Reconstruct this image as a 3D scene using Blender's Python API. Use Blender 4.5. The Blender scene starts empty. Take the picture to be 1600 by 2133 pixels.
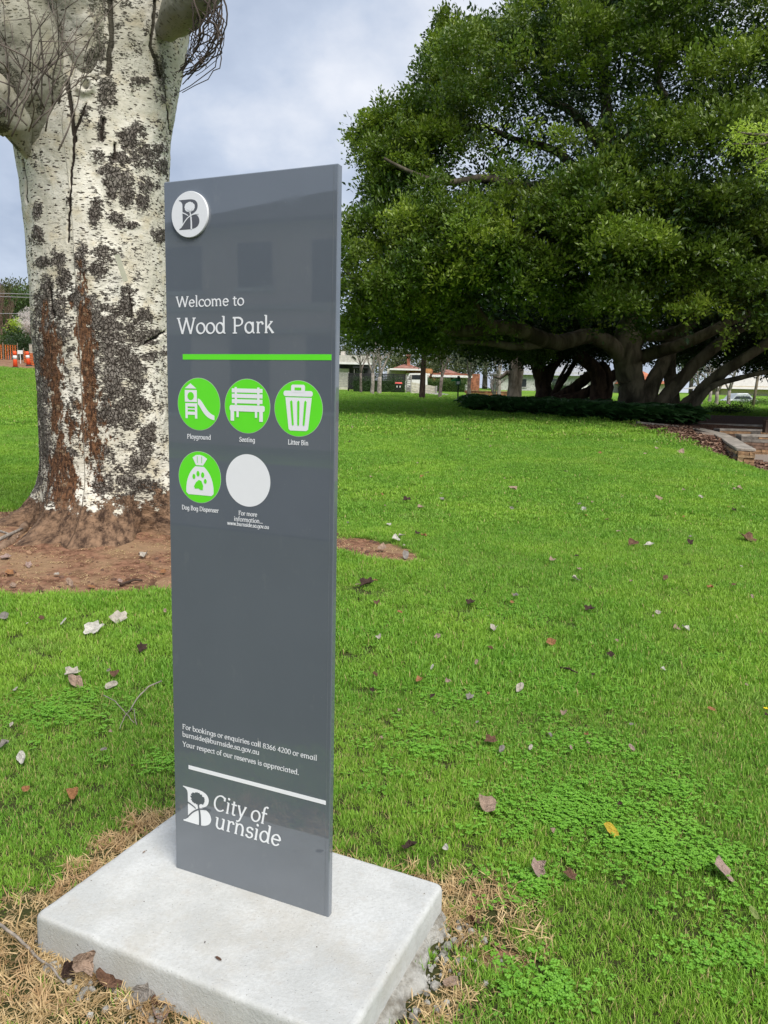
import bpy, math, random
import numpy as np
from mathutils import Matrix, Vector
random.seed(7); rng = np.random.default_rng(11)
scene = bpy.context.scene
COL = scene.collection
R = math.radians

# ------------------------------------------------------------------ camera
F, PITCH, ROLL, CZ = 1640.0, 0.14964, 0.0229972, 1.5724
FW = np.array([0, math.cos(PITCH), -math.sin(PITCH)]); RT = np.array([1., 0, 0]); UP = np.cross(RT, FW)
RT, UP = RT*math.cos(ROLL)+UP*math.sin(ROLL), -RT*math.sin(ROLL)+UP*math.cos(ROLL)
cam = bpy.data.cameras.new('camera'); camo = bpy.data.objects.new('camera', cam); COL.objects.link(camo)
cam.sensor_fit = 'HORIZONTAL'; cam.sensor_width = 36; cam.lens = 36*F/1600; cam.clip_start = .05; cam.clip_end = 3000
M = Matrix.Identity(4)
for i in range(3):
    M[i][0] = RT[i]; M[i][1] = UP[i]; M[i][2] = -FW[i]
M[2][3] = CZ
camo.matrix_world = M
scene.camera = camo

# ------------------------------------------------------------------ sky, sun, exposure
SUN_EL, SUN_AZ = 50, 152      # azimuth measured clockwise from +Y
world = bpy.data.worlds.new("World"); scene.world = world; world.use_nodes = True
nt = world.node_tree; nt.nodes.clear()
def wn(t, **k):
    n = nt.nodes.new(t)
    for a, b in k.items(): setattr(n, a, b)
    return n
sky = wn('ShaderNodeTexSky', sky_type='NISHITA', sun_disc=False, sun_elevation=R(SUN_EL), sun_rotation=R(SUN_AZ))
tc = wn('ShaderNodeTexCoord'); sep = wn('ShaderNodeSeparateXYZ'); nt.links.new(tc.outputs['Generated'], sep.inputs[0])
zz = wn('ShaderNodeMath', operation='ADD'); nt.links.new(sep.outputs[2], zz.inputs[0]); zz.inputs[1].default_value = .45
zm = wn('ShaderNodeMath', operation='MAXIMUM'); nt.links.new(zz.outputs[0], zm.inputs[0]); zm.inputs[1].default_value = .1
dx = wn('ShaderNodeMath', operation='DIVIDE'); nt.links.new(sep.outputs[0], dx.inputs[0]); nt.links.new(zm.outputs[0], dx.inputs[1])
dy = wn('ShaderNodeMath', operation='DIVIDE'); nt.links.new(sep.outputs[1], dy.inputs[0]); nt.links.new(zm.outputs[0], dy.inputs[1])
cb = wn('ShaderNodeCombineXYZ'); nt.links.new(dx.outputs[0], cb.inputs[0]); nt.links.new(dy.outputs[0], cb.inputs[1])
n1 = wn('ShaderNodeTexNoise'); n1.inputs['Scale'].default_value = 1.15; n1.inputs['Detail'].default_value = 7; n1.inputs['Roughness'].default_value = .52; n1.inputs['Distortion'].default_value = .35
nt.links.new(cb.outputs[0], n1.inputs['Vector'])
n2 = wn('ShaderNodeTexNoise'); n2.inputs['Scale'].default_value = 3.1; n2.inputs['Detail'].default_value = 8; n2.inputs['Roughness'].default_value = .55
nt.links.new(cb.outputs[0], n2.inputs['Vector'])
cr = wn('ShaderNodeValToRGB'); e = cr.color_ramp
e.elements[0].position = .37; e.elements[0].color = (.29, .36, .50, 1)
e.elements[1].position = .64; e.elements[1].color = (.98, .98, 1.0, 1)
x = e.elements.new(.5); x.color = (.52, .59, .72, 1)
mixn = wn('ShaderNodeMix'); mixn.inputs['Factor'].default_value = .38
nt.links.new(n1.outputs[0], mixn.inputs['A']); nt.links.new(n2.outputs[0], mixn.inputs['B'])
nt.links.new(mixn.outputs[0], cr.inputs[0])
scl = wn('ShaderNodeVectorMath', operation='SCALE'); nt.links.new(cr.outputs[0], scl.inputs[0]); scl.inputs['Scale'].default_value = 6.6
mx = wn('ShaderNodeMix', data_type='RGBA'); mx.inputs['Factor'].default_value = .93
nt.links.new(sky.outputs[0], mx.inputs['A']); nt.links.new(scl.outputs[0], mx.inputs['B'])
bg = wn('ShaderNodeBackground'); bg.inputs['Strength'].default_value = .1; nt.links.new(mx.outputs['Result'], bg.inputs[0])
nt.links.new(bg.outputs[0], wn('ShaderNodeOutputWorld').inputs[0])
sl = bpy.data.lights.new('sun', 'SUN'); sl.energy = 2.7; sl.angle = R(34); sl.color = (1, .95, .87)
so = bpy.data.objects.new('sun', sl); COL.objects.link(so)
sd = Vector((math.sin(R(SUN_AZ))*math.cos(R(SUN_EL)), math.cos(R(SUN_AZ))*math.cos(R(SUN_EL)), math.sin(R(SUN_EL))))
so.rotation_euler = sd.to_track_quat('Z', 'Y').to_euler(); so.location = (0, 0, 30)
vs = scene.view_settings; vs.view_transform = 'Standard'; vs.look = 'None'; vs.exposure = .78; vs.gamma = 1; vs.use_curve_mapping = False
scene.cycles.max_bounces = 6; scene.cycles.diffuse_bounces = 3; scene.cycles.glossy_bounces = 3; scene.cycles.transmission_bounces = 4; scene.cycles.transparent_max_bounces = 6

# ------------------------------------------------------------------ where things stand (read off the photograph once, in metres)
def ray(px, py): return (px-800)/F*RT - (py-1066.5)/F*UP + FW
def at(px, py, D):
    d = ray(px, py); return np.array([0, 0, CZ]) + d*(D/d[1])
def project(P):
    Q = P - np.array([0, 0, CZ]); d = Q@FW
    return 800+F*(Q@RT)/d, 1066.5-F*(Q@UP)/d
def sstep(a, b, v):
    t = np.clip((v-a)/(b-a), 0, 1); return t*t*(3-2*t)
def H(x, y):
    x = np.asarray(x, float); y = np.asarray(y, float)
    base = np.interp(y, [-200, 0, 10, 16, 26, 38, 50, 60, 75, 110, 900], [0, 0, .04, .28, .65, .95, 1.27, 1.5, 2.0, 2.6, 3.2])
    base = base + 1.35*sstep(5, 27, -x)*sstep(15, 60, y)*(1-.0*y)
    base = base+.55*sstep(55.5, 66, y)*sstep(20, 24, -x)
    base = base-np.interp(y, [14, 17, 19.5, 23, 28], [.2, .28, .2, .10, 0])*sstep(5.5, 8.5, x)-.16*sstep(8.1, 8.8, x)*(1-sstep(19.5, 23, y))
    low = np.interp(y, [15, 20, 28, 36, 50], [0, 0, .12, .5, 1.2]); wx = np.interp(y, [15, 19.3, 21.4, 23.4, 25.2, 27], [9.0, 8.82, 9.5, 10.15, 10.6, 10.6])
    s = sstep(wx-.12, wx+.12, x)*(1-sstep(27.2, 28.4, y))
    return base*(1-s)+np.minimum(low, base)*s
def h(x, y): return float(H(x, y))
def spot(px, py, zoff=0):
    d = ray(px, py); t = 1.0
    while t < 400:
        P = np.array([0, 0, CZ])+d*t
        if P[2] <= h(P[0], P[1])+zoff: break
        t *= 1.002
    return P

# ------------------------------------------------------------------ helpers
def fbm(P, scale, oct=4, seed=0, rough=.5):
    P = np.asarray(P, float)*scale; out = np.zeros(len(P)); amp = 1; tot = 0
    for o in range(oct):
        Q = P*(2**o)+seed*17.3+o*5.1; I = np.floor(Q).astype(np.int64); f = Q-I; f = f*f*(3-2*f)
        def hs(a, b, c):
            n = (I[:, 0]+a)*374761393+(I[:, 1]+b)*668265263+(I[:, 2]+c)*2147483647 % 1000003+seed*144665
            n = (n ^ (n >> 13))*1274126177; n = n ^ (n >> 16); return (n & 0xffff)/65535.
        v = 0
        for a in (0, 1):
            for b in (0, 1):
                for c in (0, 1):
                    w = (f[:, 0] if a else 1-f[:, 0])*(f[:, 1] if b else 1-f[:, 1])*(f[:, 2] if c else 1-f[:, 2])
                    v = v+w*hs(a, b, c)
        out += amp*v; tot += amp; amp *= rough
    return out/tot
def tag(o, label=None, cat=None, group=None, kind=None):
    if label: o['label'] = label
    if cat: o['category'] = cat
    if group: o['group'] = group
    if kind: o['kind'] = kind
    return o
def empty(name, loc, label=None, cat=None, group=None, rz=0):
    o = bpy.data.objects.new(name, None); COL.objects.link(o); o.location = loc; o.rotation_euler.z = rz; o.empty_display_size = .1
    return tag(o, label, cat, group)
class MB:
    def __init__(s): s.v = []; s.f = []; s.m = []; s.sm = []
    def add(s, vs, fs, mi=0, smooth=False):
        b = len(s.v); s.v += [tuple(map(float, q)) for q in vs]; s.f += [tuple(b+i for i in f) for f in fs]; s.m += [mi]*len(fs); s.sm += [smooth]*len(fs)
    def box(s, x0, x1, y0, y1, z0, z1, mi=0):
        s.add([(x0,y0,z0),(x1,y0,z0),(x1,y1,z0),(x0,y1,z0),(x0,y0,z1),(x1,y0,z1),(x1,y1,z1),(x0,y1,z1)],
              [(0,3,2,1),(4,5,6,7),(0,1,5,4),(1,2,6,5),(2,3,7,6),(3,0,4,7)], mi)
    def bar(s, a, b, w, d=None, mi=0):
        a = Vector(a); b = Vector(b); t = (b-a).normalized(); d = d or w
        up = Vector((0,0,1)) if abs(t.z) < .95 else Vector((0,1,0)); p = t.cross(up).normalized(); q = p.cross(t)
        vs = [c+p*w/2*i+q*d/2*j for c in (a, b) for i, j in ((-1,-1),(1,-1),(1,1),(-1,1))]
        s.add(vs, [(3,2,1,0),(4,5,6,7),(0,1,5,4),(1,2,6,5),(2,3,7,6),(3,0,4,7)], mi)
    def tube(s, pts, rad, n=8, mi=0, cap=True):
        pts = [Vector(p) for p in pts]; m = len(pts); rings = []; prev = None
        for i, p in enumerate(pts):
            t = (pts[min(i+1, m-1)]-pts[max(i-1, 0)]).normalized()
            if prev is None: prev = t.orthogonal().normalized()
            a = (prev-t*prev.dot(t)).normalized(); prev = a; b = t.cross(a)
            r = rad[i] if hasattr(rad, '__len__') else rad
            rings += [p+(a*math.cos(2*math.pi*k/n)+b*math.sin(2*math.pi*k/n))*r for k in range(n)]
        fs = [(i*n+k, i*n+(k+1) % n, (i+1)*n+(k+1) % n, (i+1)*n+k) for i in range(m-1) for k in range(n)]
        if cap: fs += [tuple(range(n))[::-1], tuple((m-1)*n+k for k in range(n))]
        s.add(rings, fs, mi, True)
    def build(s, name, mat, parent=None, smooth=None, loc=None):
        me = bpy.data.meshes.new(name); me.from_pydata(s.v, [], s.f)
        for m_ in (mat if isinstance(mat, (list, tuple)) else [mat]): me.materials.append(m_)
        me.polygons.foreach_set('material_index', s.m)
        me.polygons.foreach_set('use_smooth', [smooth]*len(s.f) if smooth is not None else s.sm)
        me.update(); o = bpy.data.objects.new(name, me); COL.objects.link(o)
        if parent:
            o.parent = parent
        if loc is not None: o.location = loc
        return o
def npmesh(name, V, Fq, mat, parent=None, smooth=True, attrs={}, link=True):
    me = bpy.data.meshes.new(name); V = np.asarray(V, np.float32); Fq = np.asarray(Fq, np.int32); k = Fq.shape[1]
    me.vertices.add(len(V)); me.vertices.foreach_set('co', V.ravel())
    me.loops.add(Fq.size); me.loops.foreach_set('vertex_index', Fq.ravel())
    me.polygons.add(len(Fq)); me.polygons.foreach_set('loop_start', np.arange(len(Fq), dtype=np.int32)*k)
    me.polygons.foreach_set('use_smooth', np.full(len(Fq), smooth))
    me.update(calc_edges=True)
    for n, a in attrs.items():
        a = np.asarray(a, np.float32)
        if a.ndim == 1: me.attributes.new(n, 'FLOAT', 'POINT').data.foreach_set('value', a)
        else: me.attributes.new(n, 'FLOAT_VECTOR', 'POINT').data.foreach_set('vector', a.ravel())
    if mat: me.materials.append(mat)
    o = bpy.data.objects.new(name, me)
    if link: COL.objects.link(o)
    if parent: o.parent = parent
    return o
def rel(P, root): return Vector(P)-root.location

# ------------------------------------------------------------------ materials
class NT:
    def __init__(s, name, rough=.8, spec=.3):
        s.m = bpy.data.materials.new(name); s.m.use_nodes = True; s.t = s.m.node_tree; s.b = s.t.nodes['Principled BSDF']
        s.b.inputs['Roughness'].default_value = rough; s.b.inputs['Specular IOR Level'].default_value = spec; s.out = s.t.nodes['Material Output']
    def n(s, t, **k):
        n = s.t.nodes.new(t)
        for a, b in k.items(): setattr(n, a, b)
        return n
    def l(s, a, b): s.t.links.new(a, b)
    def val(s, sock, v):
        if isinstance(v, (int, float)): sock.default_value = v
        elif isinstance(v, tuple): sock.default_value = v if len(v) == len(sock.default_value) else v+(1,)
        else: s.l(v, sock)
    def pos(s): return s.n('ShaderNodeNewGeometry').outputs['Position']
    def obj(s): return s.n('ShaderNodeTexCoord').outputs['Object']
    def attr(s, name): return s.n('ShaderNodeAttribute', attribute_name=name).outputs['Fac']
    def attrv(s, name): return s.n('ShaderNodeAttribute', attribute_name=name).outputs['Vector']
    def mapv(s, v, sc):
        m = s.n('ShaderNodeMapping'); m.inputs['Scale'].default_value = sc; s.l(v, m.inputs[0]); return m.outputs[0]
    def noise(s, v, scale, detail=4, rough=.55, dist=0):
        n = s.n('ShaderNodeTexNoise'); s.l(v, n.inputs['Vector']); n.inputs['Scale'].default_value = scale; n.inputs['Detail'].default_value = detail
        n.inputs['Roughness'].default_value = rough; n.inputs['Distortion'].default_value = dist; return n.outputs[0]
    def vor(s, v, scale, feature='F1', out='Distance', rnd=1):
        n = s.n('ShaderNodeTexVoronoi', feature=feature); s.l(v, n.inputs['Vector']); n.inputs['Scale'].default_value = scale; n.inputs['Randomness'].default_value = rnd; return n.outputs[out]
    def math(s, op, a, b=0., clamp=False):
        n = s.n('ShaderNodeMath', operation=op); n.use_clamp = clamp; s.val(n.inputs[0], a); s.val(n.inputs[1], b); return n.outputs[0]
    def mr(s, v, a, b, c=0., d=1.):
        n = s.n('ShaderNodeMapRange'); n.interpolation_type = 'SMOOTHSTEP'; s.l(v, n.inputs[0])
        for i, q in enumerate((a, b, c, d)): n.inputs[i+1].default_value = q
        return n.outputs[0]
    def mix(s, f, a, b, mode='MIX'):
        n = s.n('ShaderNodeMix', data_type='RGBA', blend_type=mode); s.val(n.inputs['Factor'], f); s.val(n.inputs['A'], a); s.val(n.inputs['B'], b); return n.outputs['Result']
    def bump(s, hgt, dist=.01, strength=1, prev=None):
        n = s.n('ShaderNodeBump'); n.inputs['Strength'].default_value = strength; n.inputs['Distance'].default_value = dist; s.l(hgt, n.inputs['Height'])
        if prev: s.l(prev, n.inputs['Normal'])
        s.l(n.outputs[0], s.b.inputs['Normal']); return n.outputs[0]
    def col(s, c): s.val(s.b.inputs['Base Color'], c)
    def translucent(s, c, f=.3):
        t = s.n('ShaderNodeBsdfTranslucent'); s.val(t.inputs[0], c); m = s.n('ShaderNodeMixShader'); m.inputs[0].default_value = f
        s.l(s.b.outputs[0], m.inputs[1]); s.l(t.outputs[0], m.inputs[2]); s.l(m.outputs[0], s.out.inputs[0])
def plain(name, c, rough=.7, spec=.3, var=.15, scale=6, metal=0, bump=0, dark=None):
    m = NT(name, rough, spec); m.b.inputs['Metallic'].default_value = metal
    n = m.noise(m.pos(), scale, 5); d = dark or tuple(q*(1-var*2) for q in c)
    m.col(m.mix(m.mr(n, .3, .7), d, tuple(min(1, q*(1+var)) for q in c)))
    if bump: m.bump(m.noise(m.pos(), scale*6, 5), bump)
    return m.m
def leafmat(name, c1, c2, c3=None, sc=.6, rough=.45, tr=.25, tipsc=8, spec=.5):
    m = NT(name, rough, spec); a = m.attr('tint'); p = m.pos()
    c = m.mix(a, c1, c2)
    big = m.mr(m.noise(p, sc, 3), .38, .62)
    c = m.mix(m.math('MULTIPLY', big, .55), c, c3 or c2)
    c = m.mix(m.math('MULTIPLY', m.mr(m.noise(p, tipsc, 2), .35, .7), .35), c, c1)
    m.col(c); m.translucent(m.mix(.5, c, tuple(min(1, q*1.5) for q in c2)), tr); return m.m

# grass
gm = NT('grass_blades', .55, .35); a = gm.attr('tint'); p = gm.pos(); rt = gm.attr('root')
g = gm.mix(a, (.115, .27, .026), (.27, .49, .055))
g = gm.mix(gm.math('MULTIPLY', gm.mr(gm.noise(p, .55, 4), .42, .66), .5), g, (.36, .55, .06))
g = gm.mix(gm.math('MULTIPLY', gm.mr(gm.noise(p, 3.2, 3), .45, .7), .45), g, (.12, .32, .025))
g = gm.mix(gm.math('MULTIPLY', gm.mr(gm.noise(p, .8, 5, .6), .54, .74), .35), g, (.33, .42, .11)); g = gm.mix(gm.mr(a, .93, .96), g, (.46, .38, .16))
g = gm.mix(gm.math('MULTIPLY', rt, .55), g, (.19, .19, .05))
gm.col(g); gm.translucent(gm.mix(.3, g, (.25, .5, .03)), .3); GRASS = gm.m
dm = NT('dead_grass_blades', .7, .2); a = dm.attr('tint'); p = dm.pos()
g = dm.mix(a, (.36, .25, .11), (.66, .50, .28)); g = dm.mix(dm.math('MULTIPLY', dm.mr(dm.noise(p, 9, 3), .45, .65), .55), g, (.32, .18, .09)); dm.col(g); dm.translucent(g, .15); DEAD = dm.m
CLOVER = leafmat('clover_leaves', (.11, .29, .02), (.20, .44, .04), sc=2, rough=.5)
FIGLEAF = leafmat('fig_leaves', (.014, .05, .006), (.115, .185, .016), (.19, .255, .026), sc=.42, rough=.36, tr=.22, tipsc=1.6, spec=.35)
FIGLIT = leafmat('fig_leaves_highlight', (.05, .11, .010), (.20, .29, .024), (.28, .35, .035), sc=.5, rough=.42, tr=.28, tipsc=1.6, spec=.35)  # lighter copy of the fig leaves: highlights on clump tops put into the colour
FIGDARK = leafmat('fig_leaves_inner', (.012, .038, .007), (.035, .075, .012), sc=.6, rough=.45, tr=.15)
BRIGHTLEAF = leafmat('bright_leaves', (.22, .36, .03), (.48, .60, .08), sc=2, rough=.4, tr=.35)
OLIVE = leafmat('grey_green_leaves', (.09, .12, .07), (.24, .27, .19), sc=1, rough=.6)
MIDLEAF = leafmat('mid_green_leaves', (.02, .06, .01), (.09, .15, .025), sc=.8)
GUM = leafmat('gum_leaves', (.05, .075, .028), (.13, .14, .05), sc=.1)
FARG = leafmat('hill_leaves', (.03, .05, .03), (.07, .10, .06), sc=.05)
BEDLEAF = leafmat('bed_leaves', (.014, .055, .014), (.07, .17, .05), sc=.8, rough=.35, spec=.6)
BLOSSOM = leafmat('blossom_petals', (.60, .54, .50), (.82, .77, .74), sc=1)
TWIG = plain('bare_twig', (.17, .14, .12), .9, var=.25)
TWIGL = plain('pale_bare_twig', (.27, .24, .21), .9, var=.2)
TWIGB = plain('brown_bare_twig', (.20, .135, .10), .9, var=.25)

def barkmat(name, c1, c2, sc=4):
    m = NT(name, .85, .2); p = m.mapv(m.pos(), (1, 1, .35)); n = m.noise(p, sc, 6, .6, .4)
    m.col(m.mix(m.mr(n, .35, .65), c1, c2)); m.bump(m.noise(p, sc*4, 6, .6), .02); return m.m
FIGBARK = barkmat('fig_bark', (.05, .043, .03), (.155, .138, .10), 2.2)
DARKBARK = barkmat('dark_bark', (.035, .022, .017), (.09, .06, .045), 5)
STUMPBARK = barkmat('stump_bark', (.10, .075, .055), (.30, .24, .19), 3)

# poplar bark: masks laid on the trunk surface; the grimy one also paints limb underside shade
pm = NT('poplar_bark', .8, .25)
uv = pm.attrv('bark'); dk = pm.attr('dark'); br = pm.attr('brown'); so_ = pm.attr('soil'); cr_ = pm.attr('crack'); gr_ = pm.attr('grime_shade')
fine = pm.noise(uv, 14, 6, .65); fine2 = pm.noise(pm.mapv(uv, (1, 2.2, 1)), 30, 4, .6)
white = pm.mix(pm.mr(pm.noise(uv, 2.3, 4), .35, .65), (.56, .53, .44), (.76, .73, .645))
white = pm.mix(pm.math('MULTIPLY', pm.mr(pm.noise(uv, 5.5, 5, .6), .48, .68), .6), white, (.53, .45, .30))
white = pm.mix(pm.math('MULTIPLY', pm.mr(fine, .5, .75), .5), white, (.36, .35, .31))
hz = pm.mr(pm.noise(pm.mapv(uv, (.6, 5, 1)), 16, 4, .7), .58, .66)
white = pm.mix(pm.math('MULTIPLY', hz, .55), white, (.22, .19, .16))
# lenticels: short dark horizontal dashes
v1 = pm.vor(pm.mapv(uv, (15, 42, 1)), 1.0); lent = pm.mr(v1, .20, .30, 1., 0.)
lent = pm.math('MULTIPLY', lent, pm.mr(pm.noise(uv, 3.1, 3), .38, .5))
v2 = pm.vor(pm.mapv(uv, (34, 70, 1)), 1.0); lent2 = pm.math('MULTIPLY', pm.mr(v2, .16, .26, 1., 0.), pm.mr(pm.noise(uv, 4.3, 2), .45, .6))
lent = pm.math('MAXIMUM', lent, lent2)
dash = pm.math('MULTIPLY', pm.mr(pm.noise(pm.mapv(uv, (2.4, 13, 1)), 3.4, 4, .6, .3), .60, .64), pm.attr('dashes'))
lent = pm.math('MAXIMUM', lent, dash)
c = pm.mix(lent, white, (.06, .045, .035))
dthr = pm.math('ADD', dk, pm.math('MULTIPLY', pm.math('SUBTRACT', pm.noise(uv, 9, 8, .75), .5), 3.0))
dthr = pm.math('ADD', dthr, pm.math('MULTIPLY', pm.math('SUBTRACT', fine2, .5), 1.6))
dmask = pm.mr(dthr, .46, .54)
duv = pm.n('ShaderNodeVectorMath', operation='ADD'); nv_ = pm.n('ShaderNodeTexNoise'); pm.l(uv, nv_.inputs['Vector']); nv_.inputs['Scale'].default_value = 30; sv_ = pm.n('ShaderNodeVectorMath', operation='SCALE'); pm.l(nv_.outputs['Color'], sv_.inputs[0]); sv_.inputs['Scale'].default_value = .03; pm.l(uv, duv.inputs[0]); pm.l(sv_.outputs[0], duv.inputs[1])
plate = pm.vor(pm.mapv(duv.outputs[0], (44, 24, 1)), 1.0, 'DISTANCE_TO_EDGE')
pl = pm.mr(plate, .0, .16)
dcol = pm.mix(pm.mr(pm.noise(uv, 22, 4), .35, .65), (.075, .062, .052), (.20, .178, .155)); dcol = pm.mix(pm.math('MULTIPLY', pm.mr(pm.noise(uv, 3.3, 4), .5, .7), .6), dcol, (.30, .275, .245))
dcol = pm.mix(pl, (.03, .023, .018), dcol)
c = pm.mix(dmask, c, dcol)
bthr = pm.math('ADD', br, pm.math('MULTIPLY', pm.math('SUBTRACT', pm.noise(pm.mapv(uv, (1.4, .55, 1)), 8, 7, .74), .5), 3.2))
bmask = pm.mr(bthr, .48, .60)
bcol = pm.mix(pm.mr(pm.noise(pm.mapv(uv, (2.5, .6, 1)), 24, 4), .35, .65), (.045, .024, .015), (.20, .098, .048))
bcol = pm.mix(pm.math('MULTIPLY', pm.mr(pm.noise(uv, 9, 3), .6, .7), .6), bcol, (.38, .27, .17))
c = pm.mix(bmask, c, bcol)
sthr = pm.mr(pm.math('ADD', so_, pm.math('MULTIPLY', pm.math('SUBTRACT', pm.noise(uv, 9, 7, .75), .5), 2.6)), .42, .56)
scol = pm.mix(pm.mr(pm.noise(pm.mapv(uv, (1, .6, 1)), 16, 7, .75), .36, .62), (.04, .022, .014), (.25, .155, .095))
c = pm.mix(sthr, c, scol)
c = pm.mix(pm.mr(cr_, .35, .65), c, (.03, .022, .017))
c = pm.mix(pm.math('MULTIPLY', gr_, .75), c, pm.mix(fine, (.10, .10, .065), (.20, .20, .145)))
pm.col(c)
hh = pm.math('ADD', pm.math('MULTIPLY', dmask, pm.math('MULTIPLY', pl, .9)), pm.math('MULTIPLY', fine, .9))
hh = pm.math('SUBTRACT', hh, pm.math('MULTIPLY', lent, .5)); hh = pm.math('SUBTRACT', hh, pm.math('MULTIPLY', bmask, .5))
hh = pm.math('ADD', hh, pm.math('MULTIPLY', pm.math('MULTIPLY', pm.math('MAXIMUM', bmask, sthr), pm.noise(uv, 40, 4, .7)), 1.4))
pm.bump(hh, .012, .9); POPLAR = pm.m

# ground
gd = NT('ground_soil_and_turf', .95, .15); p = gd.pos(); dirt = gd.attr('dirt'); path = gd.attr('paving'); mul = gd.attr('mulch')
tur = gd.mix(gd.mr(gd.noise(p, 1.3, 5), .35, .65), (.09, .20, .015), (.17, .33, .03))
tur = gd.mix(gd.math('MULTIPLY', gd.mr(gd.noise(p, 35, 4), .4, .65), .6), tur, (.035, .07, .01))
tur = gd.mix(gd.math('MULTIPLY', gd.mr(gd.noise(p, .18, 4), .45, .65), .5), tur, (.25, .39, .04))
near = gd.attr('nearsoil'); tur = gd.mix(near, tur, gd.mix(gd.noise(p, 30, 4), (.03, .03, .012), (.06, .07, .02)))
dn = gd.noise(p, 14, 7, .7); soil = gd.mix(gd.mr(dn, .35, .62), (.10, .048, .028), (.27, .145, .09))
soil = gd.mix(gd.math('MULTIPLY', gd.mr(gd.noise(p, 2.2, 5, .6), .42, .62), .7), soil, (.30, .20, .115))
soil = gd.mix(gd.mr(gd.vor(p, 38), .16, .1, 0., .8), soil, (.42, .22, .13))
de = gd.mr(gd.math('ADD', dirt, gd.math('MULTIPLY', gd.math('SUBTRACT', gd.noise(p, 7, 5, .6), .5), .7)), .42, .56)
c = gd.mix(de, tur, soil)
mulc = gd.mix(gd.mr(gd.noise(p, 26, 5, .7), .38, .62), (.03, .016, .012), (.19, .105, .075)); c = gd.mix(gd.mr(mul, .4, .6), c, mulc)
c = gd.mix(gd.mr(path, .4, .6), c, gd.mix(gd.noise(p, 22, 6, .7), (.15, .12, .10), (.34, .29, .25)))
gd.col(c); gd.bump(gd.noise(p, 30, 6, .7), .02, .8); GROUND = gd.m

cm = NT('plinth_concrete', .9, .25); p = cm.pos()
n = cm.noise(p, 5, 6, .6); c = cm.mix(cm.mr(n, .35, .65), (.45, .46, .45), (.555, .565, .555))
c = cm.mix(cm.math('MULTIPLY', cm.mr(cm.noise(p, 90, 5, .7), .35, .7), .38), c, (.36, .36, .34))
c = cm.mix(cm.math('MULTIPLY', cm.mr(cm.noise(cm.mapv(p, (1, 1, 1)), 28, 4, .7), .55, .72), .3), c, (.42, .39, .35))
c = cm.mix(cm.math('MULTIPLY', cm.mr(cm.noise(p, 3.3, 6, .65), .5, .68), .35), c, (.40, .37, .31))
c = cm.mix(cm.mr(cm.vor(p, 17), .03, .05, 1., 0.), c, (.12, .10, .08)); c = cm.mix(cm.mr(cm.vor(p, 41), .045, .075, .8, 0.), c, (.22, .19, .15))
cm.col(c); cm.bump(cm.math('ADD', cm.noise(p, 120, 6, .7), cm.mr(cm.vor(p, 60), .12, .02, 0., -.8)), .0035, .7); CONC = cm.m
c2m = NT('footing_concrete', .95, .2); p = c2m.pos()
c = c2m.mix(c2m.mr(c2m.noise(p, 20, 7, .7), .35, .65), (.27, .25, .21), (.58, .57, .53)); c2m.col(c); c2m.bump(c2m.noise(p, 45, 7, .75), .02); SPILL = c2m.m

sm = NT('grey_powder_coat', .3, .5); p = sm.obj()
sc_ = sm.mix(sm.mr(sm.noise(p, 3, 4), .3, .7), (.108, .128, .155), (.117, .138, .166)); sc_ = sm.mix(sm.math('MULTIPLY', sm.mr(sm.noise(sm.mapv(p, (1, 1, .5)), 26, 6, .7), .56, .72), .16), sc_, (.22, .23, .24)); sc_ = sm.mix(sm.mr(sm.vor(p, 23), .014, .03, .45, 0.), sc_, (.3, .3, .3)); sm.col(sc_)
sm.b.inputs['Coat Weight'].default_value = 1.0; sm.b.inputs['Coat Roughness'].default_value = .03; sm.b.inputs['Coat IOR'].default_value = 1.85
sm.l(sm.math('ADD', sm.math('MULTIPLY', sm.mr(sm.noise(p, 9, 5, .6), .5, .8), .10), .02), sm.b.inputs['Coat Roughness'])
bmp = sm.n('ShaderNodeBump'); bmp.inputs['Distance'].default_value = .0012; bmp.inputs['Strength'].default_value = .25; sm.l(sm.noise(p, 1.7, 3), bmp.inputs['Height']); sm.l(bmp.outputs[0], sm.b.inputs['Coat Normal'])
SIGN = sm.m
def flat(name, c, rough=.45, coat=.4):
    m = NT(name, rough, .4); m.col(m.mix(m.noise(m.obj(), 40, 3), tuple(q*.96 for q in c), c)); m.b.inputs['Coat Weight'].default_value = coat; m.b.inputs['Coat Roughness'].default_value = .05; return m.m
VWHITE = flat('white_vinyl', (.85, .87, .90)); VGREEN = flat('green_vinyl', (.13, .80, .025)); WHITEPLATE = flat('white_acrylic', (.80, .82, .86), .35); GREYIN = flat('grey_relief', (.095, .10, .12), .5)
exec_later = []

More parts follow.
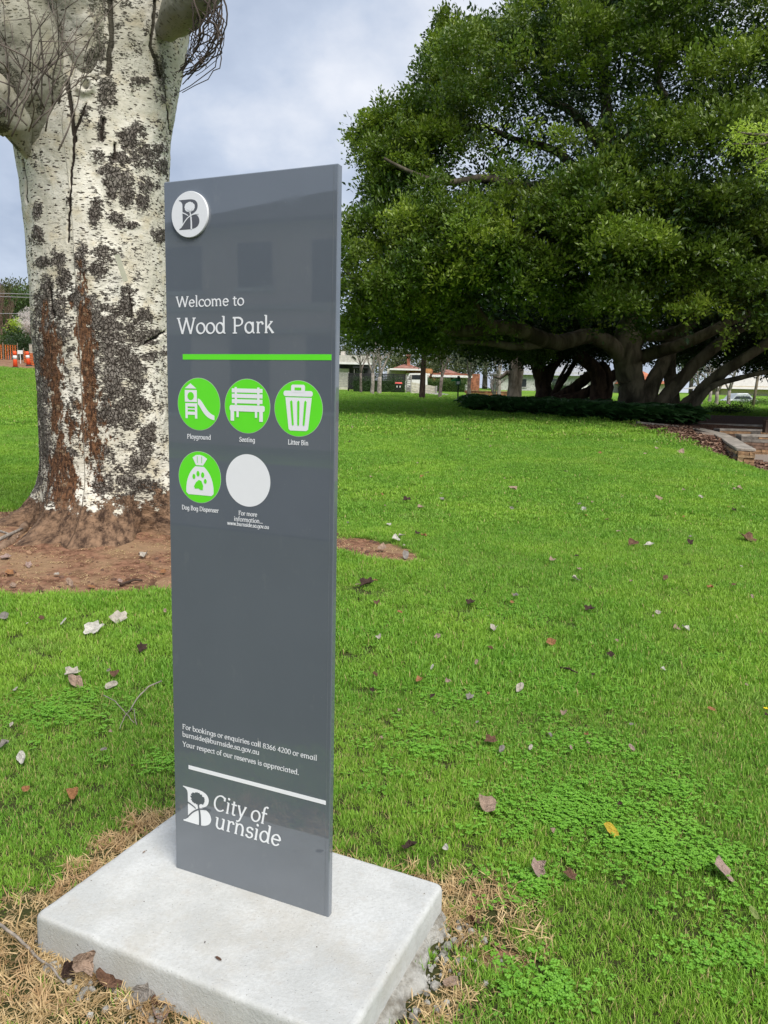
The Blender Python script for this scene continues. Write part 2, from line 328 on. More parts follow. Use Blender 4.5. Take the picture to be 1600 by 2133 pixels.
# ------------------------------------------------------------------ lettering: a small serif alphabet drawn as pen strokes
def AR(cx, cy, rx, ry, a0, a1, n=14):
    return [(cx+rx*math.cos(R(a0+(a1-a0)*i/n)), cy+ry*math.sin(R(a0+(a1-a0)*i/n))) for i in range(n+1)]
def glyphs():
    X = .48; A = .76; C = .70; D = -.22
    s = lambda x, y, w=.13: ('s', x, y, w)
    bowl = lambda cx: AR(cx, X/2, .19, X/2-.01, 0, 360, 22)
    G = {
     'o': (.46, [AR(.23, X/2, .19, X/2-.01, 0, 360, 22)]),
     'e': (.43, [[(.06, .26), (.38, .26)], AR(.22, X/2, .17, X/2-.01, 5, 325, 20)]),
     'c': (.40, [AR(.23, X/2, .18, X/2-.01, 50, 318, 18), [(.345, .44), (.345, .35)]]),
     'l': (.25, [[(.12, 0), (.12, A)], s(.12, 0), s(.085, A-.02, .09)]),
     'i': (.25, [[(.12, 0), (.12, X)], s(.12, 0), s(.085, X-.02, .09), ('d', .12, .65)]),
     'm': (.80, [[(.12, 0), (.12, X)], s(.12, 0), s(.085, X-.02, .09), AR(.25, .30, .13, .17, 180, 0), [(.39, .31), (.39, 0)], s(.39, 0), AR(.52, .30, .13, .17, 180, 0), [(.66, .31), (.66, 0)], s(.66, 0)]),
     'n': (.54, [[(.12, 0), (.12, X)], s(.12, 0), s(.085, X-.02, .09), AR(.26, .29, .14, .18, 180, 0), [(.41, .3), (.41, 0)], s(.41, 0)]),
     'u': (.53, [[(.11, X), (.11, .17)], s(.07, X-.02, .1), AR(.25, .18, .14, .17, 180, 360), [(.40, 0), (.40, X)], s(.36, X-.02, .1), s(.43, 0, .08)]),
     'r': (.36, [[(.12, 0), (.12, X)], s(.13, 0, .15), s(.085, X-.02, .09), AR(.25, .30, .13, .17, 180, 60), [(.31, .44), (.335, .37)]]),
     's': (.36, [AR(.18, .345, .12, .115, 40, 250, 10)+AR(.18, .13, .13, .12, 70, -140, 10), [(.28, .45), (.28, .37)], [(.06, .03), (.06, .12)]]),
     't': (.32, [[(.14, .6), (.14, .10)], AR(.21, .09, .07, .08, 180, 320, 6), [(.03, X-.02), (.28, X-.02)]]),
     'a': (.50, [AR(.22, X/2, .17, X/2-.01, 0, 360, 20), [(.39, X), (.39, .04)], s(.43, 0, .08)]),
     'd': (.52, [AR(.22, X/2, .17, X/2-.01, 0, 360, 20), [(.40, A), (.40, .02)], s(.44, 0, .08), s(.36, A-.02, .09)]),
     'b': (.50, [AR(.28, X/2, .17, X/2-.01, 0, 360, 20), [(.10, A), (.10, .02)], s(.065, A-.02, .09)]),
     'p': (.52, [AR(.29, X/2, .17, X/2-.01, 0, 360, 20), [(.12, X), (.12, D)], s(.12, D), s(.085, X-.02, .09)]),
     'q': (.50, [AR(.22, X/2, .17, X/2-.01, 0, 360, 20), [(.40, X), (.40, D)], s(.40, D)]),
     'g': (.49, [AR(.22, X/2, .17, X/2-.01, 0, 360, 20), [(.39, X), (.39, -.08)], AR(.23, -.07, .16, .15, 0, -150, 10)]),
     'k': (.49, [[(.12, 0), (.12, A)], s(.12, 0), s(.085, A-.02, .09), [(.14, .2), (.36, .46)], [(.22, .29), (.42, 0)], s(.41, 0, .12), s(.35, .47, .13)]),
     'y': (.46, [[(.06, X), (.24, .03)], [(.40, X), (.19, -.15), (.12, -.21), (.05, -.2)], s(.07, X-.01, .13), s(.40, X-.01, .12)]),
     'v': (.45, [[(.06, X), (.22, 0)], [(.38, X), (.22, 0)], s(.07, X-.01, .13), s(.38, X-.01, .12)]),
     'w': (.68, [[(.06, X), (.19, 0)], [(.33, X), (.19, 0)], [(.33, X), (.47, 0)], [(.61, X), (.47, 0)], s(.07, X-.01, .13), s(.33, X-.01, .1), s(.61, X-.01, .12)]),
     'f': (.32, [[(.13, 0), (.13, .6)], AR(.23, .6, .10, .14, 180, 50, 8), [(.03, X-.02), (.28, X-.02)], s(.13, 0)]),
     '.': (.20, [('d', .1, .04)]), ' ': (.24, []),
     'W': (.92, [[(.07, C), (.26, 0)], [(.46, C), (.26, 0)], [(.46, C), (.66, 0)], [(.84, C), (.66, 0)], s(.08, C-.01, .17), s(.46, C-.01, .12), s(.84, C-.01, .16)]),
     'P': (.58, [[(.15, 0), (.15, C)], s(.15, 0, .2), [(.06, C-.02), (.30, C-.02)], AR(.30, .505, .19, .175, 90, -90), [(.30, .33), (.15, .33)]]),
     'S': (.48, [AR(.24, .51, .15, .17, 40, 250, 10)+AR(.23, .18, .17, .17, 70, -145, 10), [(.36, .66), (.36, .54)], [(.06, .04), (.06, .17)]]),
     'L': (.56, [[(.15, 0), (.15, C)], s(.15, C-.02, .2), [(.06, .02), (.50, .02)], [(.50, .02), (.50, .16)]]),
     'B': (.60, [[(.15, 0), (.15, C)], [(.06, C-.02), (.30, C-.02)], AR(.30, .525, .16, .155, 90, -90), [(.15, .37), (.32, .37)], AR(.32, .195, .19, .175, 90, -90), [(.32, .02), (.06, .02)]]),
     'D': (.68, [[(.15, 0), (.15, C)], [(.06, C-.02), (.30, C-.02)], AR(.30, .35, .29, .33, 90, -90, 20), [(.30, .02), (.06, .02)]]),
     'F': (.54, [[(.15, 0), (.15, C)], s(.15, 0, .2), [(.06, C-.02), (.47, C-.02)], [(.47, C), (.47, .55)], [(.15, .37), (.38, .37)]]),
     'Y': (.60, [[(.06, C), (.30, .32)], [(.54, C), (.30, .32)], [(.30, .32), (.30, 0)], s(.30, 0, .18), s(.07, C-.01, .14), s(.53, C-.01, .14)]),
     'C': (.62, [AR(.34, .35, .28, .34, 48, 315, 22), [(.53, .66), (.53, .50)]]),
     '0': (.46, [AR(.23, .34, .17, .33, 0, 360, 22)]), '8': (.46, [AR(.23, .50, .14, .16, 0, 360, 18), AR(.23, .17, .17, .16, 0, 360, 18)]),
     '2': (.46, [AR(.21, .50, .15, .17, 150, -35, 10)+[(.06, .03)], [(.05, .03), (.40, .03)]]),
     '3': (.46, [AR(.20, .51, .14, .15, 140, -85, 10), AR(.20, .18, .17, .17, 85, -145, 12)]),
     '4': (.46, [[(.31, 0), (.31, .68)], [(.31, .68), (.04, .2)], [(.04, .19), (.43, .19)]]),
     '6': (.46, [AR(.23, .21, .16, .20, 0, 360, 20), [(.36, .66), (.2, .55), (.09, .38), (.07, .22)]]),
     '@': (.82, [AR(.40, .26, .34, .38, -60, 270, 26), AR(.38, .26, .14, .17, 0, 360, 16), [(.54, .42), (.53, .14), (.62, .1), (.72, .2)]]),
    }
    return G
GL = glyphs()
_layer = [0]
def text(mb, s, u0, v0, width, xh, slant=0., bold=1., y0=-.0008):
    """one line of words: width = full length in metres, xh = metres per em (letter height)"""
    adv = [GL[c][0] for c in s]; k = xh; kx = width/sum(adv) if width else xh; x = 0
    thick, thin = .078*k*bold, .040*k*bold
    def P(q): return ((q[0]+x)*kx+slant*q[1]*k+u0, q[1]*k+v0)
    def quad(a, b, wa, wb):
        _layer[0] = (_layer[0]+1) % 24; y = y0-_layer[0]*.00002
        dx, dz = b[0]-a[0], b[1]-a[1]; L = math.hypot(dx, dz) or 1; nx, nz = -dz/L, dx/L
        mb.add([(a[0]-nx*wa/2, y, a[1]-nz*wa/2), (b[0]-nx*wb/2, y, b[1]-nz*wb/2), (b[0]+nx*wb/2, y, b[1]+nz*wb/2), (a[0]+nx*wa/2, y, a[1]+nz*wa/2)], [(0, 1, 2, 3)])
    def wid(a, b):
        d = math.hypot(b[0]-a[0], b[1]-a[1]) or 1; t = ((b[1]-a[1])*.92-(b[0]-a[0])*.38)/d
        return thin+(thick-thin)*min(1, abs(t)*1.05)
    for c, ad in zip(s, adv):
        for st in GL[c][1]:
            if st[0] == 's':
                a = P((st[1]-st[3]/2, st[2]+.012)); b = P((st[1]+st[3]/2, st[2]+.012)); quad(a, b, thin*.95, thin*.95)
            elif st[0] == 'd':
                cx, cz = P((st[1], st[2])); r = thick*.62; y = y0-.0006
                mb.add([(cx+r*math.cos(j*math.pi/5), y, cz+r*math.sin(j*math.pi/5)) for j in range(10)], [tuple(range(10))])
            else:
                pts = [P(q) for q in st]
                ws = [wid(pts[i], pts[i+1]) for i in range(len(pts)-1)]
                for i in range(len(pts)-1):
                    wa = (ws[max(i-1, 0)]+ws[i])/2; wb = (ws[i]+ws[min(i+1, len(ws)-1)])/2
                    a, b = pts[i], pts[i+1]; dx, dz = b[0]-a[0], b[1]-a[1]; L = math.hypot(dx, dz) or 1; e = .006*k
                    quad((a[0]-dx/L*e, a[1]-dz/L*e), (b[0]+dx/L*e, b[1]+dz/L*e), wa, wb)
        x += ad
def disc(mb, cx, cz, r, y, n=56, rx=None):
    rx = rx or r; mb.add([(cx+rx*math.cos(2*math.pi*j/n), y, cz+r*math.sin(2*math.pi*j/n)) for j in range(n)], [tuple(range(n))])
def poly(mb, pts, y): mb.add([(a, y, b) for a, b in pts], [tuple(range(len(pts)))])
def slab(mb, pts, y0, y1):
    n = len(pts); mb.add([(a, y1, b) for a, b in pts]+[(a, y0, b) for a, b in pts], [tuple(range(n))]+[(i, (i+1) % n, n+(i+1) % n, n+i) for i in range(n)])
def ribbon(mb, pts, w, y, w1=None):
    w1 = w1 or w
    for i in range(len(pts)-1):
        a, b = pts[i], pts[i+1]; dx, dz = b[0]-a[0], b[1]-a[1]; L = math.hypot(dx, dz) or 1; nx, nz = -dz/L, dx/L
        wa = w+(w1-w)*i/(len(pts)-1); wb = w+(w1-w)*(i+1)/(len(pts)-1); yy = y-(i % 5)*.00002
        mb.add([(a[0]-nx*wa/2, yy, a[1]-nz*wa/2), (b[0]-nx*wb/2, yy, b[1]-nz*wb/2), (b[0]+nx*wb/2, yy, b[1]+nz*wb/2), (a[0]+nx*wa/2, yy, a[1]+nz*wa/2)], [(0, 1, 2, 3)])
def bez(p, n=10):
    out = []
    for i in range(n+1):
        t = i/n; q = [Vector(v) for v in p]
        while len(q) > 1: q = [q[j].lerp(q[j+1], t) for j in range(len(q)-1)]
        out.append(tuple(q[0]))
    return out
B_OUT = ([(0, 1), (0, .975)]+bez([(0, .975), (.17, .95), (.17, .80)], 6)+[(.17, .2)]+bez([(.17, .2), (.17, .07), (.0, .035)], 6)+[(0, 0), (.5, 0)]
         + bez([(.5, 0), (.98, .0), (1.0, .26)], 8)[1:]+bez([(1.0, .26), (.98, .48), (.66, .52)], 8)[1:]+bez([(.66, .52), (.92, .58), (.92, .78)], 8)[1:]+bez([(.92, .78), (.9, 1.0), (.5, 1.0)], 8)[1:])
def tree_marks(mb, T, y, s, jag=.12):
    rr = random.Random(3); n = 46
    c = T(.53, .745); pts = []
    for j in range(n):
        a = 2*math.pi*j/n; k = 1+rr.uniform(-jag, jag); x_, z_ = T(.53+.255*k*math.cos(a), .745+.165*k*math.sin(a)); pts.append((x_, z_))
    poly(mb, pts, y)
    ribbon(mb, [T(*q) for q in bez([(.53, .62), (.55, .52), (.62, .42), (.60, .0)], 10)], .045*s, y-.0001, .075*s)
    ribbon(mb, [T(*q) for q in bez([(.14, .12), (.38, .40), (.60, .53), (.98, .50)], 12)], .040*s, y-.0003, .05*s)
    ribbon(mb, [T(*q) for q in bez([(.16, .57), (.36, .52), (.46, .45)], 8)], .05*s, y-.0005, .03*s)
    for a, b in (((.54, .60), (.40, .70)), ((.55, .60), (.68, .70)), ((.54, .60), (.53, .72))): ribbon(mb, [T(*a), T(*b)], .035*s, y-.0007, .02*s)

# ------------------------------------------------------------------ the park sign
SW, SH, ST, YAW = .530, 2.0, .021, -.41999
BX, BY, BZ = -.61322, 2.22346, .12
sign = empty('park_sign', (BX, BY, BZ), 'tall grey metal welcome sign with white lettering on the concrete plinth', 'sign', rz=YAW)
m = MB(); b = .0022
ring = [(0, b), (b, 0), (SW-b, 0), (SW, b), (SW, ST-b), (SW-b, ST), (b, ST), (0, ST-b)]
inr = [(b, b*1.6), (b*1.6, b), (SW-b*1.6, b), (SW-b, b*1.6), (SW-b, ST-b*1.6), (SW-b*1.6, ST-b), (b*1.6, ST-b), (b, ST-b*1.6)]
vs = [(x_, y_, -.03) for x_, y_ in ring]+[(x_, y_, SH-b) for x_, y_ in ring]+[(x_, y_, SH) for x_, y_ in inr]
fs = [tuple(range(7, -1, -1)), tuple(range(16, 24))]+[(i, (i+1) % 8, 8+(i+1) % 8, 8+i) for i in range(8)]+[(8+i, 8+(i+1) % 8, 16+(i+1) % 8, 16+i) for i in range(8)]
m.add(vs, fs); m.build('panel', SIGN, sign)
m = MB()  # seam where the folded side meets the face
m.box(SW-.0125, SW-.0117, -.0004, .0002, 0, SH-.004); m.build('seam', plain('seam_grey', (.16, .18, .20), .5), sign)
bad = MB(); r = .0590; n = 72; cu, cv = .0897, 1.9097
prof = [(r*.99, 0), (r, -.001), (r, -.0062), (r*.985, -.0075)]
vs = []
for rr_, y_ in prof: vs += [(cu+rr_*math.cos(2*math.pi*j/n), y_, cv+rr_*math.sin(2*math.pi*j/n)) for j in range(n)]
bad.add(vs, [(k*n+j, k*n+(j+1) % n, (k+1)*n+(j+1) % n, (k+1)*n+j) for k in range(3) for j in range(n)]+[tuple(3*n+j for j in range(n))])
badge = bad.build('badge', WHITEPLATE, sign)
m = MB(); bw, bh = .066, .076; T = lambda a, c_: (cu-.033+a*bw, cv-.038+c_*bh)
poly(m, [T(*q) for q in B_OUT], -.0078); m.build('letter_emblem', GREYIN, badge)
m = MB(); tree_marks(m, T, -.0081, bw, .06); m.build('tree_emblem', WHITEPLATE, badge)
def line(s, u, v, w, k, name='word', **kw):
    tot = sum(GL[c][0] for c in s); kx = w/tot; x = u
    for wd in s.split(' '):
        ww = sum(GL[c][0] for c in wd)*kx; m = MB(); text(m, wd, x, v, ww, k, **kw); m.build(name, VWHITE, sign); x += ww+GL[' '][0]*kx
line('Welcome to', .0355, 1.672, .222, .0385, bold=1.45)
line('Wood Park', .0385, 1.6005, .3120, .0590, bold=1.3)
m = MB(); m.box(.0557, SW-.0125, -.0007, -.0001, 1.5315, 1.5460); m.build('green_bar', VGREEN, sign)
def picto(cx, cz, r, draw, mat=None):
    m = MB(); disc(m, cx, cz, r, -.0005); o = m.build('disc', mat or VGREEN, sign)
    if mat is None:
        m = MB(); disc(m, cx, cz, r+.0012, -.0003); m.build('disc_edge', flat('pale_rim', (.45, .6, .42)), o)
    if draw:
        w, g2 = MB(), MB(); draw(w, g2, lambda a, c_: (cx+a*r, cz+c_*r)); w.build('symbol', VWHITE, o)
        if g2.v: g2.build('symbol_cutout', VGREEN, o)
def rect(m, T, x0, z0, x1, z1, y): poly(m, [T(x0, z0), T(x1, z0), T(x1, z1), T(x0, z1)], y)
def rrect(m, T, x0, z0, x1, z1, q, y):
    pts = []
    for cx, cz, a0 in ((x1-q, z1-q, 0), (x0+q, z1-q, 90), (x0+q, z0+q, 180), (x1-q, z0+q, 270)): pts += [T(*p_) for p_ in AR(cx, cz, q, q, a0, a0+90, 5)]
    poly(m, pts, y)
def d_play(w, g, T):
    y = -.0010; poly(w, [T(-.66, .60), T(-.10, .60), T(-.38, .80)], y); rect(w, T, -.66, .08, -.08, .54, y)
    poly(g, [T(-.37+.155*math.cos(a*math.pi/9), .31+.155*math.sin(a*math.pi/9)) for a in range(18)], -.0015)
    rect(w, T, -.64, -.56, -.53, .03, y); rect(w, T, -.18, -.56, -.07, .03, y); rect(w, T, -.53, -.10, -.18, .03, y-.0001); rect(w, T, -.53, -.42, -.18, -.30, y-.0001); rect(w, T, -.53, -.22, -.18, -.17, y-.0001)
    a = bez([(-.04, .22), (.22, .20), (.30, -.30), (.74, -.42)], 12); b_ = bez([(.74, -.60), (.20, -.52), (.12, -.08), (-.04, -.0)], 12); poly(w, [T(*q) for q in a+b_], y)
def d_seat(w, g, T):
    y = -.0010
    for z in (.50, .30, .10): rect(w, T, -.68, z, .68, z+.15, y)
    for x_ in (-.50, .50): rect(w, T, x_-.05, .04, x_+.05, .70, y-.0002)
    rrect(w, T, -.78, -.20, .78, .03, .08, y-.0003)
    for x_, z in ((-.66, -.56), (.62, -.56)): rect(w, T, x_-.08, z, x_+.08, -.18, y-.0004)
    for x_ in (-.42, .40): rect(w, T, x_-.05, -.42, x_+.05, -.18, y-.0004)
def d_bin(w, g, T):
    y = -.0010; poly(w, [T(-.54, .40), T(.56, .40), T(.42, -.74), T(.34, -.80), T(-.34, -.80), T(-.40, -.74)], y)
    rrect(w, T, -.62, .44, .60, .64, .09, y); rrect(w, T, -.30, .58, .28, .86, .08, y-.0002); rrect(g, T, -.15, .66, .13, .76, .02, -.0016)
    for x_, d in ((-.24, .04), (.01, 0), (.26, -.04)):
        poly(g, [T(x_-.05-d*1.2, .25), T(x_-d, .30), T(x_+.05-d*1.2, .25), T(x_+.04+d*.6, -.58), T(x_+d*.4, -.62), T(x_-.04+d*.6, -.58)], -.0016)
def d_bag(w, g, T):
    y = -.0010
    body = [(-.20, .42), (.22, .42)]+bez([(.22, .42), (.66, .10), (.68, -.40), (.66, -.62)], 10)[1:]+[(.56, -.70), (-.54, -.70), (-.64, -.62)]+bez([(-.64, -.62), (-.66, -.35), (-.60, .12), (-.20, .42)], 10)[1:-1]
    poly(w, [T(*q) for q in body], y); poly(w, [T(*q) for q in ((-.16, .47), (.18, .47), (.38, .74), (.20, .84), (.02, .88), (-.16, .86), (-.32, .76))], y)
    rect(g, T, -.10, .56, -.075, .82, -.0015); rect(g, T, .11, .56, .135, .82, -.0015)
    for x_, z, q in ((-.26, .02, .085), (-.06, .14, .09), (.16, .10, .09), (.28, -.14, .08)): poly(g, [T(x_+q*.85*math.cos(a*math.pi/7), z+q*1.2*math.sin(a*math.pi/7)) for a in range(14)], -.0015)
    poly(g, [T(*q) for q in ((-.02, -.10), (-.16, -.20), (-.26, -.36), (-.22, -.46), (-.06, -.44), (.08, -.50), (.16, -.48), (.18, -.32), (.10, -.14))], -.0016)
picto(.1075, 1.4112, .0705, d_play); picto(.2655, 1.4100, .0712, d_seat); picto(.4225, 1.4080, .0712, d_bin); picto(.1073, 1.2096, .0712, d_bag)
picto(.2670, 1.2110, .0712, None, VWHITE)
for s_, u0, u1, v, k in (('Playground', .0663, .1476, 1.3155, .0178), ('Seating', .2403, .2908, 1.315, .0178), ('Litter Bin', .3919, .4538, 1.3145, .0178), ('Dog Bag Dispenser', .0443, .171, 1.1147, .0178),
                         ('For more', .2361, .2966, 1.1143, .0172), ('information...', .2218, .3149, 1.0973, .0172), ('www.burnside.sa.gov.au', .1995, .3347, 1.0842, .0152)):
    line(s_, u0, v, u1-u0, k, bold=1.55)
line('For bookings or enquiries call 8366 4200 or email', .0334, .4563, .4558, .0215, bold=1.4)
line('burnside@burnside.sa.gov.au', .0334, .4323, .2702, .0215, bold=1.4)
line('Your respect of our reserves is appreciated.', .0337, .4020, .3990, .0215, bold=1.4)
m = MB(); m.box(.0542, SW-.0125, -.0007, -.0001, .3340, .3458); m.build('white_bar', VWHITE, sign)
T = lambda a, c_: (.0325+a*.1020, .1635+c_*.1125)
m = MB(); poly(m, [T(*q) for q in B_OUT], -.0006); em = m.build('letter_emblem', VWHITE, sign)
m = MB(); tree_marks(m, T, -.0010, .102, .14); m.build('tree_emblem', flat('grey_print', (.093, .11, .132), .3, 1), em)
line('City of', .140, .2265, .186, .072, slant=.17, bold=1.2)
line('urnside', .144, .1705, .228, .0725, slant=.17, bold=1.25)
m = MB(); poly(m, [(.300+.0035*math.cos(a*math.pi/5), .463+.006*math.sin(a*math.pi/5)) for a in range(10)], -.0004); ribbon(m, [(.300, .468), (.298, .482)], .0012, -.0004)
m.build('dropping', plain('dried_splash', (.55, .55, .52), .9), sign)

# ------------------------------------------------------------------ concrete plinth
pc = [(-.948, 1.992), (-.680, 2.59), (.206, 2.172), (-.058, 1.580)]   # LF, LR, RR, RF
def insetpoly(P_, d):
    out = []; n = len(P_)
    for i in range(n):
        p0, p1, p2 = (Vector(P_[(i+k) % n]).to_2d() for k in (-1, 0, 1)); e1 = (p1-p0).normalized(); e2 = (p2-p1).normalized()
        n1_ = Vector((e1.y, -e1.x)); n2_ = Vector((e2.y, -e2.x)); out.append(p1+(n1_+n2_)*d/(1+n1_.dot(n2_)))
    return [tuple(q) for q in out]
def roundpoly(P_, r, k=4):
    out = []; n = len(P_)
    for i in range(n):
        p0, p1, p2 = (Vector(P_[(i+j) % n]) for j in (-1, 0, 1)); a = p1+(p0-p1).normalized()*r; c_ = p1+(p2-p1).normalized()*r
        out += bez([tuple(a), tuple(p1), tuple(c_)], k)
    return out
def densify(P_, step):
    out = []; n = len(P_)
    for i in range(n):
        a, b_ = Vector(P_[i]), Vector(P_[(i+1) % n]); k = max(1, int((b_-a).length/step)); out += [tuple(a.lerp(b_, j/k)) for j in range(k)]
    return out
m = MB(); base = densify(roundpoly(pc, .022), .012); n = len(base); cx = sum(q[0] for q in base)/n; cy = sum(q[1] for q in base)/n
lay = [(0, -.06), (0, .104), (.0015, .1115), (.0045, .1165), (.009, .1190), (.016, .120)]; vs = []
for k, (d, z) in enumerate(lay):
    Q = insetpoly(pc, d); Q = densify(roundpoly(Q, .022), .012)
    # keep same count: shrink the dense outline toward the middle instead
    L_ = np.array([(x_+(cx-x_)/math.hypot(cx-x_, cy-y_)*d*1.25, y_+(cy-y_)/math.hypot(cx-x_, cy-y_)*d*1.25, z) for x_, y_ in base])
    if k: L_ = L_+np.stack([(fbm(L_, 30, 3, s_)-.5)*(.004 if k < 5 else .002) for s_ in (1, 2, 3)], 1)*([1, 1, .8][min(k, 2)])
    vs += L_.tolist()
fs = [(k*n+j, k*n+(j+1) % n, (k+1)*n+(j+1) % n, (k+1)*n+j) for k in range(len(lay)-1) for j in range(n)]+[tuple((len(lay)-1)*n+j for j in range(n))]
if sum((base[i][0]*base[(i+1) % n][1]-base[(i+1) % n][0]*base[i][1]) for i in range(n)) < 0: fs = [f[::-1] for f in fs]
plinth = empty('concrete_plinth', (cx, cy, 0), 'square pale concrete plinth that carries the grey sign', 'plinth')
o = MB(); o.add([(a-cx, b_-cy, c_) for a, b_, c_ in vs], fs, 0, True); o.f and setattr(o, 'sm', [True]*(len(fs)-1)+[False]); o.build('block', CONC, plinth)
# rough footing that spilt out along the right side and a little along the front
def spill(a, b_, w0, w1, ht, seed):
    a, b_ = np.array(a), np.array(b_); t = (b_-a)/np.linalg.norm(b_-a); nrm = np.array([t[1], -t[0]]); nu, nv = 90, 14; V = []
    for i in range(nu+1):
        for j in range(nv+1):
            s_, q = i/nu, j/nv; w = (w0+(w1-w0)*s_)*(1+.35*math.sin(s_*19+seed)+.2*math.sin(s_*43)); P_ = a+(b_-a)*s_+nrm*(q*w-.01)
            V.append((P_[0], P_[1], ht*(1-q**1.8)-.012*(q > .98)*1))
    V = np.array(V); V[:, 2] += (fbm(V, 28, 4, seed)-.5)*.018; V[:, 2] -= np.tile((np.arange(nv+1)/nv)**6*.03, nu+1)
    Fq = [(i*(nv+1)+j, (i+1)*(nv+1)+j, (i+1)*(nv+1)+j+1, i*(nv+1)+j+1) for i in range(nu) for j in range(nv)]
    V[:, 0] -= cx; V[:, 1] -= cy
    npmesh('footing', V, Fq, SPILL, plinth)
spill((-.095, 1.50), (.204, 2.155), .10, .035, .042, 2)

# ------------------------------------------------------------------ ground sheet
rr_ = [0., .02]; q = .35
while q < 1500: rr_.append(q); q *= 1.032 if q < 14 else 1.06
th = np.concatenate([np.linspace(-38, 38, 330), np.linspace(40, 320, 120)])*math.pi/180; nth = len(th)
rad = np.array(rr_[1:])
X_ = np.outer(rad, np.sin(th)).ravel(); Y_ = np.outer(rad, np.cos(th)).ravel()
LAWN_EDGE = [(4.2, 36.5), (6.2, 32.5), (7.5, 30), (8.4, 28), (8.45, 23), (8.35, 19.5), (8.6, 17.5), (9.4, 14), (11, 9)]
def edge_x(y): 
    ys = [q[1] for q in LAWN_EDGE][::-1]; xs = [q[0] for q in LAWN_EDGE][::-1]; return np.interp(y, ys, xs)
def masks(x, y):
    P3 = np.stack([x, y, 0*x], 1); nz = fbm(P3, 1.1, 4, 5)-.5; nz2 = fbm(P3, 4.5, 3, 6)-.5
    dirt = np.zeros(len(x))
    # ring of bare soil round the poplar, reaching left out of the picture
    d = ((x+2.75)/2.3)**2+((y-7.85)/2.12)**2; d = np.where((x < -2.75), ((x+2.75)/4.2)**2+((y-7.75)/2.02)**2, d)
    dirt = np.maximum(dirt, sstep(1.18, .86, d+nz*.35+nz2*.22))
    d = ((x+.10)/.44)**2+((y-7.72+.72*(x+.1)*.9)/.48)**2; dirt = np.maximum(dirt, sstep(1.25, .8, d+nz*.5+nz2*.5))
    d = ((x-.36)/.08)**2+((y-2.0)/.07)**2; dirt = np.maximum(dirt, sstep(1.0, .5, d+nz2))
    far = sstep(53, 56, y+nz*6)*sstep(-21, -24, x)*(1-sstep(90, 95, y)); dirt = np.maximum(dirt, far)
    for a, b_, r_ in ((4.02, 44, 1.3), (3.7, 51, 1.1), (-1.3, 58, 1.3), (2.5, 53, 1.6)): dirt = np.maximum(dirt, sstep(1.2, .8, np.hypot((x-a)/r_, (y-b_)/r_)+nz*.6))
    ex = edge_x(y)+nz*.5
    mul = (x > ex)*(y < 37)*(y > 8)*(1-sstep(10.0, 10.2, x-(y < 18)*(18-y)*.0+0)*(y < 19.3))*1.
    mul = np.where((y > 36), 0, mul); mul = np.where((y > 28) & (y < 37) & (x > ex), 1, mul)
    pav = ((x > 9.9+.0*y) & (y < 26.5) & (y > 6) & (x > ex+.45))*1.
    return dirt, mul, pav
def ZG(x, y, full=False):
    D_, Mu_, Pv_ = masks(x, y); Q = np.stack([x, y, 0*x], 1); z = H(x, y)
    z = z-.02*D_*(y < 12)+(.03*(fbm(Q, .35, 3, 9)-.5))*sstep(3, 9, y); tb = (x+2.9)**2+(y-8.15)**2
    z = z+.20*np.exp(-tb/2.2)+(fbm(Q, 3, 4, 19)-.5)*.10*D_*np.exp(-tb/6)
    return (z, D_, Mu_, Pv_) if full else z
Z_, D_, Mu_, Pv_ = ZG(X_, Y_, True)
V = np.stack([X_, Y_, Z_], 1); k = np.arange(nth)
Fq = []
for i in range(len(rad)-1): a = i*nth+k; b_ = i*nth+(k+1) % nth; Fq.append(np.stack([a, b_, b_+nth, a+nth], 1))
Fq = np.concatenate(Fq)
nearsoil = 1-sstep(6, 14, np.hypot(X_, Y_))
ground = npmesh('ground', V, Fq, GROUND, attrs=dict(dirt=D_, mulch=Mu_, paving=Pv_, nearsoil=nearsoil))
tag(ground, 'park lawn with a ring of bare red soil round the poplar', kind='structure')
def gz(x, y): return float(ZG(np.array([x]), np.array([y]))[0])

# ------------------------------------------------------------------ scattered stuff (grass, clover, foliage) as instanced sprigs
def scatter_group(protos):
    g = bpy.data.node_groups.new('scatter', 'GeometryNodeTree')
    g.interface.new_socket('Geometry', in_out='INPUT', socket_type='NodeSocketGeometry'); g.interface.new_socket('Geometry', in_out='OUTPUT', socket_type='NodeSocketGeometry')
    N = g.nodes.new; gi = N('NodeGroupInput'); go = N('NodeGroupOutput'); jn = N('GeometryNodeJoinGeometry'); ip = N('GeometryNodeInstanceOnPoints')
    for p_ in reversed(protos):
        oi = N('GeometryNodeObjectInfo'); oi.inputs['Object'].default_value = p_; oi.inputs['As Instance'].default_value = True
        g.links.new(oi.outputs['Geometry'], jn.inputs[0])
    def att(n, t): a = N('GeometryNodeInputNamedAttribute'); a.data_type = t; a.inputs['Name'].default_value = n; return a.outputs['Attribute']
    ip.inputs['Pick Instance'].default_value = True
    g.links.new(gi.outputs[0], ip.inputs['Points']); g.links.new(jn.outputs[0], ip.inputs['Instance'])
    g.links.new(att('kind_index', 'INT'), ip.inputs['Instance Index']); g.links.new(att('rot', 'FLOAT_VECTOR'), ip.inputs['Rotation']); g.links.new(att('size', 'FLOAT'), ip.inputs['Scale'])
    g.links.new(ip.outputs[0], go.inputs[0]); return g
